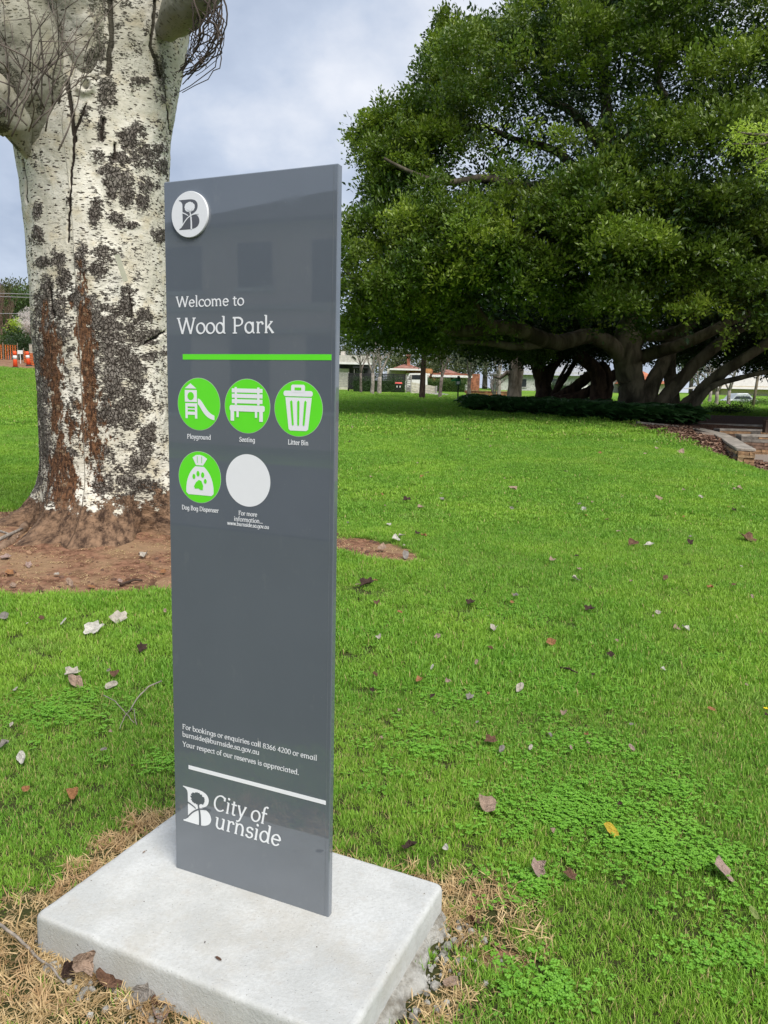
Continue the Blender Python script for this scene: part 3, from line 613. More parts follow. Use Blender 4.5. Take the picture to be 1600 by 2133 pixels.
def scatter(name, P, rot, size, protos, parent=None, label=None, kind='stuff'):
    P = np.asarray(P, np.float32)
    if parent is not None: P = P-np.array(parent.location, np.float32)
    me = bpy.data.meshes.new(name); me.vertices.add(len(P)); me.vertices.foreach_set('co', P.ravel())
    me.attributes.new('rot', 'FLOAT_VECTOR', 'POINT').data.foreach_set('vector', np.asarray(rot, np.float32).ravel())
    me.attributes.new('size', 'FLOAT', 'POINT').data.foreach_set('value', np.asarray(size, np.float32))
    me.attributes.new('kind_index', 'INT', 'POINT').data.foreach_set('value', rng.integers(0, len(protos), len(P)).astype(np.int32))
    me.materials.append(protos[0].data.materials[0])
    o = bpy.data.objects.new(name, me); COL.objects.link(o)
    md = o.modifiers.new('scatter', 'NODES'); md.node_group = scatter_group(protos)
    if parent is not None: o.parent = parent
    if kind: o['kind'] = kind
    if label: o['label'] = label
    return o
def blades(n, spread, L, w, mat, seed, lean=.7, flatp=.25, straw=.05, curl=.5):
    r = np.random.default_rng(seed); V, Fc, T, Rt = [], [], [], []
    for i in range(n):
        a, q = r.uniform(0, 2*math.pi), spread*math.sqrt(r.uniform()); x0, y0 = q*math.cos(a), q*math.sin(a)
        az = r.uniform(0, 2*math.pi); ln = L*r.uniform(.45, 1.15); th0 = abs(r.normal(0, lean))*.6+(1.0 if r.uniform() < flatp else 0); th0 = min(th0, 1.35); bend = r.uniform(.1, curl)*1.6
        ww = w*r.uniform(.7, 1.2); px, py, pz = x0, y0, -.002; side = az+math.pi/2+r.normal(0, .4); sx, sy = math.cos(side), math.sin(side); t = r.uniform(0, .92) if r.uniform() > straw else 1.
        b = len(V); K = 3
        for k in range(K+1):
            f = k/K; wk = ww*(1-.15*f if k < K else .08)*(.8 if k == 0 else 1)
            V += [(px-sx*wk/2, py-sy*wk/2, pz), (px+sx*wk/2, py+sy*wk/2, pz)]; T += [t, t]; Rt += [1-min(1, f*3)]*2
            ang = min(th0+bend*f, 1.75); px += math.sin(ang)*math.cos(az)*ln/K; py += math.sin(ang)*math.sin(az)*ln/K; pz = max(pz+math.cos(ang)*ln/K, .003)
        for k in range(K): Fc.append((b+2*k, b+2*k+1, b+2*k+3, b+2*k+2))
    return npmesh('blades', V, Fc, mat, smooth=False, attrs=dict(tint=T, root=Rt), link=False)
def pts_in_wedge(n_per_m2, d0, d1, margin=.55, half=.53):
    """random points of the lawn between two distances in front of the path where one stands"""
    A = ((d1+.6)*half+margin)*2*(d1-d0); n = int(A*n_per_m2); y = rng.uniform(d0, d1, n); x = rng.uniform(-1, 1, n)*((d1+.6)*half+margin)
    keep = np.abs(x) < y*half+margin; return x[keep], y[keep]
pcv = np.array(pc)
def plinth_dist(x, y):
    d = np.full(len(x), -9.)
    for i in range(4):
        a, b_ = pcv[i], pcv[(i+1) % 4]; t = (b_-a)/np.linalg.norm(b_-a); nrm = np.array([-t[1], t[0]]); d = np.maximum(d, (x-a[0])*nrm[0]+(y-a[1])*nrm[1])
    return d
def lawn(name, protos, dens, d0, d1, smin, smax, tilt=.12, half=.53):
    x, y = pts_in_wedge(dens, d0, d1, half=half); z, D, Mu, Pv = ZG(x, y, True); n = len(x)
    keep = (D+rng.uniform(-.25, .25, n) < .45) & (Mu < .5) & (Pv < .5)
    pdist = plinth_dist(x, y); P3 = np.stack([x, y, 0*x], 1); dz = .13+(fbm(P3, 3.2, 3, 33)-.42)*.42+.10*sstep(-.3, -1.0, x)*sstep(2.4, 1.9, y); dead = pdist < dz+rng.uniform(-.05, .05, n)
    keep &= ~((pdist < .0) | (dead & (rng.uniform(size=n) > .04)))
    x, y, z = x[keep], y[keep], z[keep]; n = len(x); big = fbm(np.stack([x, y, 0*x], 1), 1.6, 3, 44)
    scatter(name, np.stack([x, y, z-.003], 1), np.stack([rng.normal(0, tilt, n), rng.normal(0, tilt, n), rng.uniform(0, 6.28, n)], 1), (smin+(smax-smin)*np.clip(big*1.6-.3+rng.uniform(-.25, .25, n), 0, 1)), protos, label='short bright green lawn grass')
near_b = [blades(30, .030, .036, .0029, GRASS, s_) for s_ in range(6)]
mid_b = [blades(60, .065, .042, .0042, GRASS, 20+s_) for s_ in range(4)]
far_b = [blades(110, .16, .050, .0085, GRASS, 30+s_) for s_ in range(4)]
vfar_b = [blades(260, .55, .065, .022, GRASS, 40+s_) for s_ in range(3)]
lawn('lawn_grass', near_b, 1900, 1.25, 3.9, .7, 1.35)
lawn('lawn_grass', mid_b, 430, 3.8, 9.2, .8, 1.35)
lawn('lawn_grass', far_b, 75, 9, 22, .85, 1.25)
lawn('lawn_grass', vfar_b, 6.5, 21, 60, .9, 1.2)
# dead grass collar round the plinth
deadb = [blades(24, .035, .048, .0026, DEAD, 60+s_, lean=1.0, flatp=.75, curl=.9) for s_ in range(5)]
n = 9000; x = rng.uniform(-1.7, .9, n); y = rng.uniform(1.2, 3.4, n); pdist = plinth_dist(x, y); P3 = np.stack([x, y, 0*x], 1)
dz = .16+(fbm(P3, 3.2, 3, 33)-.42)*.42+.10*sstep(-.3, -1.0, x)*sstep(2.4, 1.9, y)
keep = (pdist > .004) & (pdist < dz+rng.uniform(-.07, .05, n)) & ~((((x-.36)/.05)**2+((y-2.0)/.05)**2 < 1)) & ~((pdist < .075) & (x > -.1) & (y < 2.1) & (x+y*.0 > -.2) & (rng.uniform(size=n) < .9))
x, y = x[keep], y[keep]; n = len(x); z = ZG(x, y)
scatter('dead_grass', np.stack([x, y, z-.004+.012*(plinth_dist(x, y) < .03)], 1), np.stack([rng.normal(0, .25, n), rng.normal(0, .25, n), rng.uniform(0, 6.28, n)], 1), rng.uniform(.65, 1.25, n), deadb, label='dry straw coloured dead grass round the concrete plinth')
# pale straw litter over the soil
n = 9000; x = rng.uniform(-6, 1, n); y = rng.uniform(5.4, 10.5, n); z, D, a_, b_ = ZG(x, y, True); keep = (D > .45) & (rng.uniform(size=n) < .55); x, y, z = x[keep], y[keep], z[keep]; n = len(x)
strawb = [blades(9, .06, .035, .0045, DEAD, 80+s_, lean=1.4, flatp=1., curl=.3) for s_ in range(4)]
scatter('straw_litter', np.stack([x, y, z+.002], 1), np.stack([0*x, 0*x, rng.uniform(0, 6.28, n)], 1), rng.uniform(.5, 1.2, n), strawb, label='fine straw and bark litter on the bare soil')
# clover
def clover(seed, n=9):
    r = np.random.default_rng(seed); V, Fc, T = [], [], []
    for i in range(n):
        a, q = r.uniform(0, 6.28), .05*math.sqrt(r.uniform()); cx_, cy_ = q*math.cos(a), q*math.sin(a); z = r.uniform(.012, .036); s_ = r.uniform(.005, .0085); a0 = r.uniform(0, 6.28); t = r.uniform(0, 1)
        for k in range(3):
            a = a0+k*2.094; c_ = np.array([cx_+math.cos(a)*s_*.85, cy_+math.sin(a)*s_*.85, z+r.uniform(-.002, .003)]); b = len(V); V.append(tuple(c_+[0, 0, -.001])); T.append(t)
            for j in range(6):
                b_ = a+j*1.047; V.append((c_[0]+math.cos(b_)*s_*.8, c_[1]+math.sin(b_)*s_*.8, c_[2]+.0015*math.cos(2*b_))); T.append(t)
            for j in range(0, 6, 2): Fc.append((b, b+1+j, b+1+(j+1) % 6, b+1+(j+2) % 6))
    return npmesh('clover', V, Fc, CLOVER, smooth=False, attrs=dict(tint=T), link=False)
cl = [clover(s_) for s_ in range(4)]
X, Y = [], []
for px, py, rx, ry, n in ((1180, 1690, .34, .22, 520), (1330, 1760, .30, .16, 320), (1100, 1850, .12, .10, 80), (1480, 1800, .22, .14, 180), (960, 1460, .5, .35, 260), (1180, 1430, .5, .3, 240), (110, 1490, .30, .22, 260), (1220, 1560, .5, .25, 240), (1060, 1280, .7, .3, 200), (1500, 2000, .15, .12, 90), (1150, 2070, .16, .08, 100), (1400, 1650, .35, .2, 220), (880, 1570, .35, .2, 160), (350, 1600, .15, .1, 50), (720, 1330, .3, .2, 80), (1500, 1380, .5, .3, 160)):
    n = int(n*.5); rx *= 1.1; ry *= 1.1; c0_ = spot(px, py); r_ = np.abs(rng.normal(0, .62, n))+.1*rng.uniform(size=n); a = rng.uniform(0, 6.28, n); X.append(c0_[0]+rx*r_*np.cos(a)); Y.append(c0_[1]+ry*1.4*r_*np.sin(a))
x, y = np.concatenate(X), np.concatenate(Y); n = len(x)
scatter('clover', np.stack([x, y, ZG(x, y)], 1), np.stack([0*x, 0*x, rng.uniform(0, 6.28, n)], 1), rng.uniform(.55, 1.05, n), cl, label='bright clover patches growing through the lawn')

# ------------------------------------------------------------------ white poplar trunk beside the sign
TD = 8.15
prof = [(-1500, 120, 350), (-700, 135, 360), (-300, 120, 385), (-100, 100, 392), (0, 96, 396), (60, 90, 392), (120, 84, 382), (180, 74, 368), (250, 52, 356), (300, 34, 349), (350, 42, 346), (400, 52, 345), (500, 65, 347), (600, 72, 351), (700, 78, 355),
        (800, 85, 359), (900, 90, 362), (1000, 92, 366), (1040, 90, 370), (1080, 84, 376), (1120, 70, 390), (1160, 50, 405), (1230, 30, 420)]
pz, pxc, prd = [], [], []
for py, l, r in prof:
    a, b_ = at(l, py, TD), at(r, py, TD); pz.append((a[2]+b_[2])/2); pxc.append((a[0]+b_[0])/2); prd.append((b_[0]-a[0])/2*.985)
o_ = np.argsort(pz); pz = np.array(pz)[o_]; pxc = np.array(pxc)[o_]; prd = np.array(prd)[o_]
poplar = empty('poplar_tree', (pxc[0], TD, .1), 'huge white poplar trunk with black patches behind the grey sign', 'tree')
def trunk_grid(zs, xc, yc, rd, nth_, bumps, lobes=0):
    th_ = np.linspace(0, 2*math.pi, nth_, endpoint=False); Z, T_ = np.meshgrid(zs, th_, indexing='ij'); Rr = np.repeat(rd[:, None], nth_, 1)
    if lobes:
        fl = np.exp(-np.clip(Z-.12, 0, 9)/.22)
        Rr = Rr+fl*(.26+.17*np.cos(T_*4+.3)+.12*np.cos(T_*7+2.)+.05*np.cos(T_*13+1.))
    X0 = xc[:, None]+Rr*np.cos(T_); Y0 = yc[:, None]+Rr*np.sin(T_); P3 = np.stack([X0.ravel(), Y0.ravel(), Z.ravel()], 1)
    d = (fbm(P3*[1, 1, .45], 1.6, 3, 3)-.5)*.10*bumps+(fbm(P3*[1, 1, .35], 7, 3, 4)-.5)*.035*bumps
    return X0, Y0, Z, Rr, T_, d.reshape(X0.shape), P3
zs = np.concatenate([np.arange(-.12, 6.6, .0125), np.arange(6.6, 12, .08)])
xc = np.interp(zs, pz, pxc); rd = np.interp(zs, pz, prd); rd = np.where(zs > 7, rd*(1-.05*(zs-7)), rd)
from numpy import convolve
kk = np.hanning(23); kk /= kk.sum(); pad = lambda a: np.concatenate([np.full(11, a[0]), a, np.full(11, a[-1])]); rd = convolve(pad(rd), kk, 'valid'); xc = convolve(pad(xc), kk, 'valid')
NT_ = 400; X0, Y0, Z, Rr, T_, d, P3 = trunk_grid(zs, xc, np.full(len(zs), TD), rd, NT_, 1., 1)
PX, PY = project(np.stack([X0.ravel(), Y0.ravel(), Z.ravel()], 1)); front = (np.sin(T_).ravel() < .25)
def blobs(L_, PX, PY, jit=0):
    out = np.zeros(len(PX))
    for q in L_:
        x_, y_, rx, ry = q[:4]; s_ = q[4] if len(q) > 4 else 1.; d_ = ((PX-x_)/rx)**2+((PY-y_)/ry)**2; out = np.maximum(out, s_*np.clip(.86-.30*d_, 0, 1))
    return out
def strk(L_, PX, PY):
    out = np.zeros(len(PX)); J_ = np.stack([PX, PY, 0*PX], 1); PX = PX+(fbm(J_, .05, 3, 31)-.5)*9; PY = PY+(fbm(J_, .05, 3, 32)-.5)*9
    for pts, w in L_:
        for (x0, y0), (x1, y1) in zip(pts, pts[1:]):
            t = np.clip(((PX-x0)*(x1-x0)+(PY-y0)*(y1-y0))/((x1-x0)**2+(y1-y0)**2), 0, 1); dd_ = np.hypot(PX-x0-t*(x1-x0), PY-y0-t*(y1-y0)); out = np.maximum(out, sstep(w*1.15, w*.5, dd_))
    return out
DARKB = [(222,190,20,38),(208,80,14,70,.9),(205,10,22,30),(290,168,18,8),(335,150,12,34),(340,205,5,10),(212,262,9,30),(270,290,26,22),(290,265,12,14),(300,325,30,24),(328,312,18,10),(332,345,12,18),(250,330,14,20),(205,325,14,14),(210,358,8,7),
 (235,360,18,34),(262,395,16,38),(300,400,14,30),(292,415,10,24),(232,400,12,24),(200,440,13,34),(240,452,22,10),(275,470,14,6),(252,472,8,8),(330,490,16,14),(75,440,9,18),(78,490,10,18),(120,540,16,22),(90,545,14,12),(215,530,22,24),(205,560,18,20),(170,540,14,34),(130,585,14,26),
 (95,600,14,26),(85,640,12,34),(120,640,22,34,.95),(100,690,22,40),(160,620,20,26),(195,650,20,34),(225,690,34,36),(262,640,16,40),(280,690,24,26),(300,660,16,18),(240,740,30,30),(270,770,30,40),(230,800,22,44),(205,770,24,60,.85),(260,830,34,40),(290,840,18,18),(250,870,44,22),(220,860,22,30),
 (310,745,20,10),(320,690,12,10),(305,715,20,5),(325,735,26,6,.9),(90,760,14,60),(85,850,13,60),(92,930,14,50),(130,960,26,40,.8),(110,1000,26,30,.8),(300,925,14,38),(288,960,16,26),(312,900,9,22),(215,960,22,40,.8),(215,1010,20,26),(268,1005,24,24),(300,1010,18,20),(150,870,18,60,.7),(325,1020,20,16,.8),
 (140,700,14,60,.7),(270,935,30,8,.7),(180,240,10,24,.8),(142,420,7,20,.7),(120,150,20,60,.55),(250,980,20,12,.6),(340,1050,26,22)]
BROWNB = [(102,700,8,26,.9),(165,560,6,34,.8),(175,600,8,24,.9),(104,730,17,60),(115,790,17,60),(118,860,14,50),(175,690,15,70),(185,760,17,60),(190,830,18,60),(180,880,22,40,.9),(195,920,16,50,.9),(125,970,24,50),(135,1030,28,50),(120,1000,24,40),(160,1010,16,30,.7),(95,660,8,30,.8),(190,960,12,40,.8),(150,650,7,26,.6)]
SOILB = [(120,1110,60,44),(200,1105,80,36),(300,1090,90,40),(260,1060,60,22,.8),(350,1060,40,34),(160,1080,30,30,.9),(240,1140,200,44),(120,1060,30,26,.6),(200,1190,220,60)]
CRK = [([(152,290),(148,360),(142,440),(140,500)], 3.2),([(228,0),(232,60),(226,150)], 7),([(326,0),(322,60),(316,95),(328,130),(336,160)], 4.5),([(345,180),(348,230),(350,300)], 2),([(150,290),(178,215)], 3),([(140,170),(150,235),(155,290)], 5),([(60,250),(45,330),(58,420)], 2),
 ([(215,250),(211,290)], 4),([(200,165),(190,160),(165,165),(158,180)], 3),([(100,600),(112,660)], 3),([(330,700),(300,716),(345,690)], 2.5),([(270,610),(276,660)], 2),([(240,300),(236,330)], 3)]
dark = blobs(DARKB, PX, PY)*front; brown = blobs(BROWNB, PX, PY)*front; soil = np.maximum(blobs(SOILB, PX, PY)*front, sstep(.35, .12, Z.ravel())); crack = strk(CRK, PX, PY)*front
backn = fbm(P3*[1, 1, .5], 2.2, 4, 8); hb = sstep(3.4, .6, Z.ravel()); dark = np.where(front, dark, sstep(.62, .70, backn+.16*hb)*.9)
lowm = sstep(430, 660, PY)*sstep(1120, 1040, PY)*front; leftm = .35+.80*sstep(330, 230, PX)
dark = np.maximum(dark, np.clip(.43+.66*(fbm(P3*[1, 1, .5], 2.6, 4, 12)-.5)*2, 0, .8)*lowm*leftm)
dark = np.maximum(dark, .30*front*(fbm(P3*[1, 1, .6], 2.1, 3, 13) > .5)); brown = np.maximum(brown, np.clip(.2+1.7*(fbm(P3*[1, 1, .3], 3.0, 3, 14)-.5), 0, .66)*sstep(560, 720, PY)*sstep(265, 215, PX)*front)
soil = np.maximum(soil, np.clip(.6+1.3*(fbm(P3, 2.4, 4, 15)-.5), 0, .9)*sstep(960, 1090, PY)*front); soil = np.maximum(soil, .95*sstep(.55, .30, Z.ravel()))
grime_shade = np.maximum(sstep(150, -120, PY)*sstep(190, 110, PX)*.8, (.22+.30*fbm(P3, 2.5, 3, 55))*sstep(330, 40, PY))*front  # greenish grimy top; upper left also darkened with painted underside shade
dashes = sstep(250, 300, PX)*sstep(420, 700, PY)*front+.35*sstep(330, 500, PY)*front
tot = d.ravel()+dark*.012*(.5+fbm(P3, 30, 2, 6))+(fbm(P3, 45, 3, 7)-.5)*.012*(.25+dark+soil+brown)-.02*brown-.03*crack-.004
tot = tot+soil*(fbm(P3, 14, 4, 17)-.5)*.07
# knot ring beside the middle crack
kn = np.hypot((PX-178)/1., (PY-178)/1.); tot += front*(.05*np.exp(-((kn-14)/8)**2)-.05*np.exp(-(kn/8)**2))
X1 = X0.ravel()+np.cos(T_).ravel()*tot; Y1 = Y0.ravel()+np.sin(T_).ravel()*tot
def gridfaces(nu, nv):
    i, j = np.meshgrid(np.arange(nu-1), np.arange(nv), indexing='ij'); i, j = i.ravel(), j.ravel(); j2 = (j+1) % nv; return np.stack([i*nv+j, i*nv+j2, (i+1)*nv+j2, (i+1)*nv+j], 1)
Vt = np.stack([X1, Y1, Z.ravel()], 1); bk = np.stack([((T_+math.pi/2) % (2*math.pi)*.62).ravel(), Z.ravel(), 0*X1], 1)
parts_V, parts_F, A_ = [Vt], [gridfaces(len(zs), NT_)], dict(bark=[bk], dark=[dark], brown=[brown], soil=[soil], crack=[crack], grime_shade=[grime_shade], dashes=[dashes])
# the big limb leaving to the left, its low bulge, and the bulge on the right near the top
def limb(path, nt_=200, gr=.8, sd_=1, squash=1.):  # gr: grimy tone that also darkens the limb with painted underside shade
    P_ = [np.array(at(a, b_, c_)) for a, b_, c_, _ in path]; rr0 = [q[3] for q in path]; m_ = len(path); tt = np.linspace(0, m_-1, 260); i0 = np.clip(tt.astype(int), 0, m_-2); f = tt-i0; f2 = f*f*(3-2*f)*.35+f*.65
    C_ = np.array(P_)[i0]*(1-f2)[:, None]+np.array(P_)[i0+1]*f2[:, None]; r_ = np.interp(tt, range(m_), rr0)
    for _ in range(12): C_[1:-1] = (C_[:-2]+C_[1:-1]*2+C_[2:])/4; r_[1:-1] = (r_[:-2]+2*r_[1:-1]+r_[2:])/4
    tg = np.gradient(C_, axis=0); tg /= np.linalg.norm(tg, axis=1)[:, None]; s1 = np.cross(tg, [0, 1, 0]); s1 /= np.linalg.norm(s1, axis=1)[:, None]; s2 = np.cross(tg, s1)
    th_ = np.linspace(0, 2*math.pi, nt_, endpoint=False); Q = C_[:, None]+r_[:, None, None]*(np.cos(th_)[None, :, None]*s1[:, None]+np.sin(th_)[None, :, None]*s2[:, None]); Nn = (Q-C_[:, None])/r_[:, None, None]; Q = Q.reshape(-1, 3); Nn = Nn.reshape(-1, 3)
    dsp = (fbm(Q*[1, 1, .5], 2.2, 3, sd_)-.5)*.16+(fbm(Q, 9, 3, sd_+2)-.5)*.03; Q = Q+Nn*dsp[:, None]; px_, py_ = project(Q)
    L_ = np.concatenate([[0], np.cumsum(np.linalg.norm(np.diff(C_, axis=0), axis=1))]); bk_ = np.stack([np.tile(th_*r_.mean(), len(C_)), np.repeat(L_, nt_)+3, 0*Q[:, 0]], 1); n_ = len(Q)
    z0 = np.zeros(n_); dk_ = np.maximum(blobs(DARKB, px_, py_)*.6, .9*sstep(.6, .7, fbm(Q, 2.6, 3, sd_+5))); b0 = sum(len(v) for v in parts_V)
    parts_V.append(Q); parts_F.append(gridfaces(len(C_), nt_)+b0); ck = sstep(.06, .0, abs(fbm(Q*[1, 1, .25], 6, 2, sd_+9)-.5))*.5*0
    for k_, v_ in zip(('bark', 'dark', 'brown', 'soil', 'crack', 'grime_shade', 'dashes'), (bk_, dk_, z0, z0, ck, np.clip(gr*(.55+.9*(fbm(Q, 3, 3, sd_)-.3)), 0, 1), z0)): A_[k_].append(v_)
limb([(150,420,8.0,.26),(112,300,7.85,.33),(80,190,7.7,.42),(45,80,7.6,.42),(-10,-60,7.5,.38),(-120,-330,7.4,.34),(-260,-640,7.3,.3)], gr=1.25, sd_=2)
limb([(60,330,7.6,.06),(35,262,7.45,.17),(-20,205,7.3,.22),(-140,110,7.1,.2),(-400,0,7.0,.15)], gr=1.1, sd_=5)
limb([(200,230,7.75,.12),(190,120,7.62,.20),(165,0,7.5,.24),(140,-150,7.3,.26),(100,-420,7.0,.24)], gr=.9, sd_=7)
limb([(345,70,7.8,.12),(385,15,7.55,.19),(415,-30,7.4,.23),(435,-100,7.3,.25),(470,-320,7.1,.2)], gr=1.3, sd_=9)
Vt = np.concatenate(parts_V)-np.array(poplar.location)
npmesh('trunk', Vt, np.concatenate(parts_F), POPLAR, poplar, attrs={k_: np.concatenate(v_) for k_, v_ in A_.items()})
m = MB(); a = at(243, 530, 7.42)-np.array(poplar.location); b_ = at(262, 586, 7.44)-np.array(poplar.location); m.bar(a, b_, .045, .01)
tg_ = m.build('tag_strip', plain('faded_tin', (.42, .42, .33), .7), poplar); tg_['label'] = 'faded pale tag nailed across the bark'
# twigs: pale ones in front of the left limb, a dark drooping mat at the upper right
def twigset(name, starts, n, steps, step, droop, r0, mat, seed, spread, dirv, wob=.35):
    r = random.Random(seed); m = MB()
    for i in range(n):
        s_ = Vector(r.choice(starts))+Vector((r.gauss(0, spread), r.gauss(0, spread*.5), r.gauss(0, spread))); dv = Vector(dirv).normalized()+Vector((r.gauss(0, wob), r.gauss(0, wob*.7), r.gauss(0, wob))); p_ = s_.copy(); P_ = [p_.copy()]
        for k in range(steps):
            dv = (dv+Vector((r.gauss(0, .16), r.gauss(0, .16), r.gauss(0, .16)+droop))).normalized(); p_ = p_+dv*step*r.uniform(.7, 1.2); P_.append(p_.copy())
            if k in (2, 4, 6) and r.random() < .75:
                q = p_.copy(); e_ = (dv+Vector((r.gauss(0, .6), r.gauss(0, .4), r.gauss(0, .6)))).normalized(); Q = [q.copy()]
                for _ in range(4): e_ = (e_+Vector((r.gauss(0, .2), r.gauss(0, .2), droop))).normalized(); q = q+e_*step*.75; Q.append(q.copy())
                m.tube(Q, [r0*.5*(1-.15*j) for j in range(5)], 4)
        m.tube(P_, [r0*(1-.75*j/steps) for j in range(steps+1)], 4)
    m.v = [tuple(Vector(v)-poplar.location) for v in m.v]; return m.build(name, mat, poplar)
A0 = lambda *q: tuple(at(*q))
twigset('twigs', [A0(92,270,7.2), A0(110,240,7.15), A0(85,230,7.15), A0(30,260,7.1)], 17, 8, .13, .02, .008, TWIG, 5, .10, (.15, -.1, 1), .4)
twigset('twigs', [A0(20,235,7.05), A0(60,150,7.1)], 10, 8, .13, -.02, .008, TWIG, 15, .12, (-.3, -.2, .8), .5)
rz_ = random.Random(12); m = MB(); DTW = plain('dark_twig', (.075, .058, .048), .9)
for i in range(34):
    sx, sy = rz_.uniform(385, 465), rz_.uniform(-60, 70); ex, ey = rz_.uniform(366, 400), rz_.uniform(120, 198); bxx = rz_.uniform(395, 492)
    if i % 3 == 0: ex, ey = rz_.uniform(385, 432), rz_.uniform(60, 165)
    dp_ = rz_.uniform(7.05, 7.5); pts = bez([(sx, sy, dp_), (bxx, sy+.25*(ey-sy), dp_-.1), (bxx-8, sy+.7*(ey-sy), dp_), (ex, ey, 7.45)], 9); m.tube([tuple(at(a_+rz_.gauss(0, 3), b_+rz_.gauss(0, 2.5), c_)-np.array(poplar.location)) for a_, b_, c_ in pts], [(.005+.0035*(i % 3)/2)*(1-.055*k) for k in range(10)], 5)
for i in range(26):
    sx, sy = rz_.uniform(385, 460), rz_.uniform(0, 130); sx = min(sx, 470-.45*sy); m.tube([tuple(at(sx+a_*rz_.uniform(5, 12), sy+a_*rz_.uniform(2, 12), 7.2)-np.array(poplar.location)) for a_ in (0, 1, 2)], [.006, .005, .003], 4)
m.build('twigs', DTW, poplar)
# surface roots and a broken stick beside the trunk
def rootobj(pts, rads, seed):
    m = MB(); P_ = [Vector(spot(a, b_))+Vector((0, 0, .0)) for a, b_ in pts]; P_ = [Vector((q.x, q.y, gz(q.x, q.y)+r_*.15)) for q, r_ in zip(P_, rads)]
    Q = []; rq = []
    for i in range(len(P_)-1):
        for k in range(5): Q.append(P_[i].lerp(P_[i+1], k/5)); rq.append(rads[i]+(rads[i+1]-rads[i])*k/5)
    Q = [q+Vector((random.gauss(0, .01), random.gauss(0, .01), random.gauss(0, .008))) for q in Q]; m.tube(Q, rq, 10); m.v = [tuple(Vector(v)-poplar.location) for v in m.v]; m.build('surface_root', barkmat('root_bark%d' % seed, (.09, .055, .035), (.28, .19, .13), 6), poplar)
rootobj([(60, 1120), (25, 1150), (-30, 1175)], [.045, .045, .03], 4)

# ------------------------------------------------------------------ trees in general
def leafsprig(n, spread, L, w, mat, seed, up=.3, cluster=True):
    """a spray of small folded leaves round short twigs"""
    r = np.random.default_rng(seed); V, Fc, T = [], [], []
    tips = r.normal(0, spread*.5, (max(2, n//7), 3)) if cluster else None; t0 = r.uniform(0, 1)
    for i in range(n):
        c_ = (tips[i % len(tips)]+r.normal(0, spread*.26, 3)) if cluster else r.normal(0, spread*.5, 3)
        dv = c_/(np.linalg.norm(c_)+1e-6)+r.normal(0, .5, 3)+[0, 0, up]; dv /= np.linalg.norm(dv); sd_ = np.cross(dv, r.normal(0, 1, 3)+[0, 0, 1.5]); sd_ /= np.linalg.norm(sd_)+1e-6; nn_ = np.cross(sd_, dv)
        l_, ww = L*r.uniform(.6, 1.15), w*r.uniform(.7, 1.15); b = len(V); t = np.clip(.6*t0+.4*r.uniform(), 0, 1)
        V += [c_, c_+dv*l_*.5+sd_*ww/2+nn_*ww*.14, c_+dv*l_, c_+dv*l_*.5-sd_*ww/2+nn_*ww*.14]; T += [t]*4; Fc.append((b, b+1, b+2, b+3))
    return npmesh('sprig', np.array(V), Fc, mat, smooth=False, attrs=dict(tint=T), link=False)
def put_sprigs(name, P, protos, parent, smin=.8, smax=1.3, kind='stuff', label=None):
    n = len(P); return scatter(name, P, rng.uniform(-.9, .9, (n, 3))*[1, 1, 7], rng.uniform(smin, smax, n), protos, parent, label, kind)
def shell(c_, r, n, squash=.8, fill=.25, droop=0):
    v = rng.normal(0, 1, (n, 3)); v /= np.linalg.norm(v, axis=1)[:, None]; q = np.where(rng.uniform(size=n) < fill, rng.uniform(.3, 1, n), rng.uniform(.82, 1.1, n))[:, None]; return np.array(c_)+v*q*r*[1, 1, squash]
def branchy(m, p, d, L, r, depth, rnd, bend=.25, up=.15, kids=3, sides=5, spread=.55, decay=.68, segs=4):
    P_ = [Vector(p)]; d = Vector(d).normalized(); q = Vector(p)
    for i in range(segs):
        d = (d+Vector((rnd.gauss(0, bend*.5), rnd.gauss(0, bend*.5), rnd.gauss(0, bend*.4)+up*.25))).normalized(); q = q+d*L/segs; P_.append(q.copy())
    m.tube(P_, [r*(1-.45*i/segs) for i in range(segs+1)], sides, cap=False)
    ends = [(q.copy(), d.copy(), depth)]
    if depth > 0:
        for k in range(kids):
            f = rnd.uniform(.45, 1) if k else 1.; b_ = P_[min(segs, int(f*segs+.5))]; e_ = (d+Vector((rnd.gauss(0, spread), rnd.gauss(0, spread), rnd.gauss(0, spread*.6)+up))).normalized()
            ends += branchy(m, b_, e_, L*decay*rnd.uniform(.8, 1.15), r*.55*(1.15 if k == 0 else .9), depth-1, rnd, bend, up, kids, max(3, sides-1), spread, decay, segs)
    return ends
def basepoint(px, py, D): P_ = at(px, py, D); return Vector((P_[0], P_[1], h(P_[0], P_[1])))
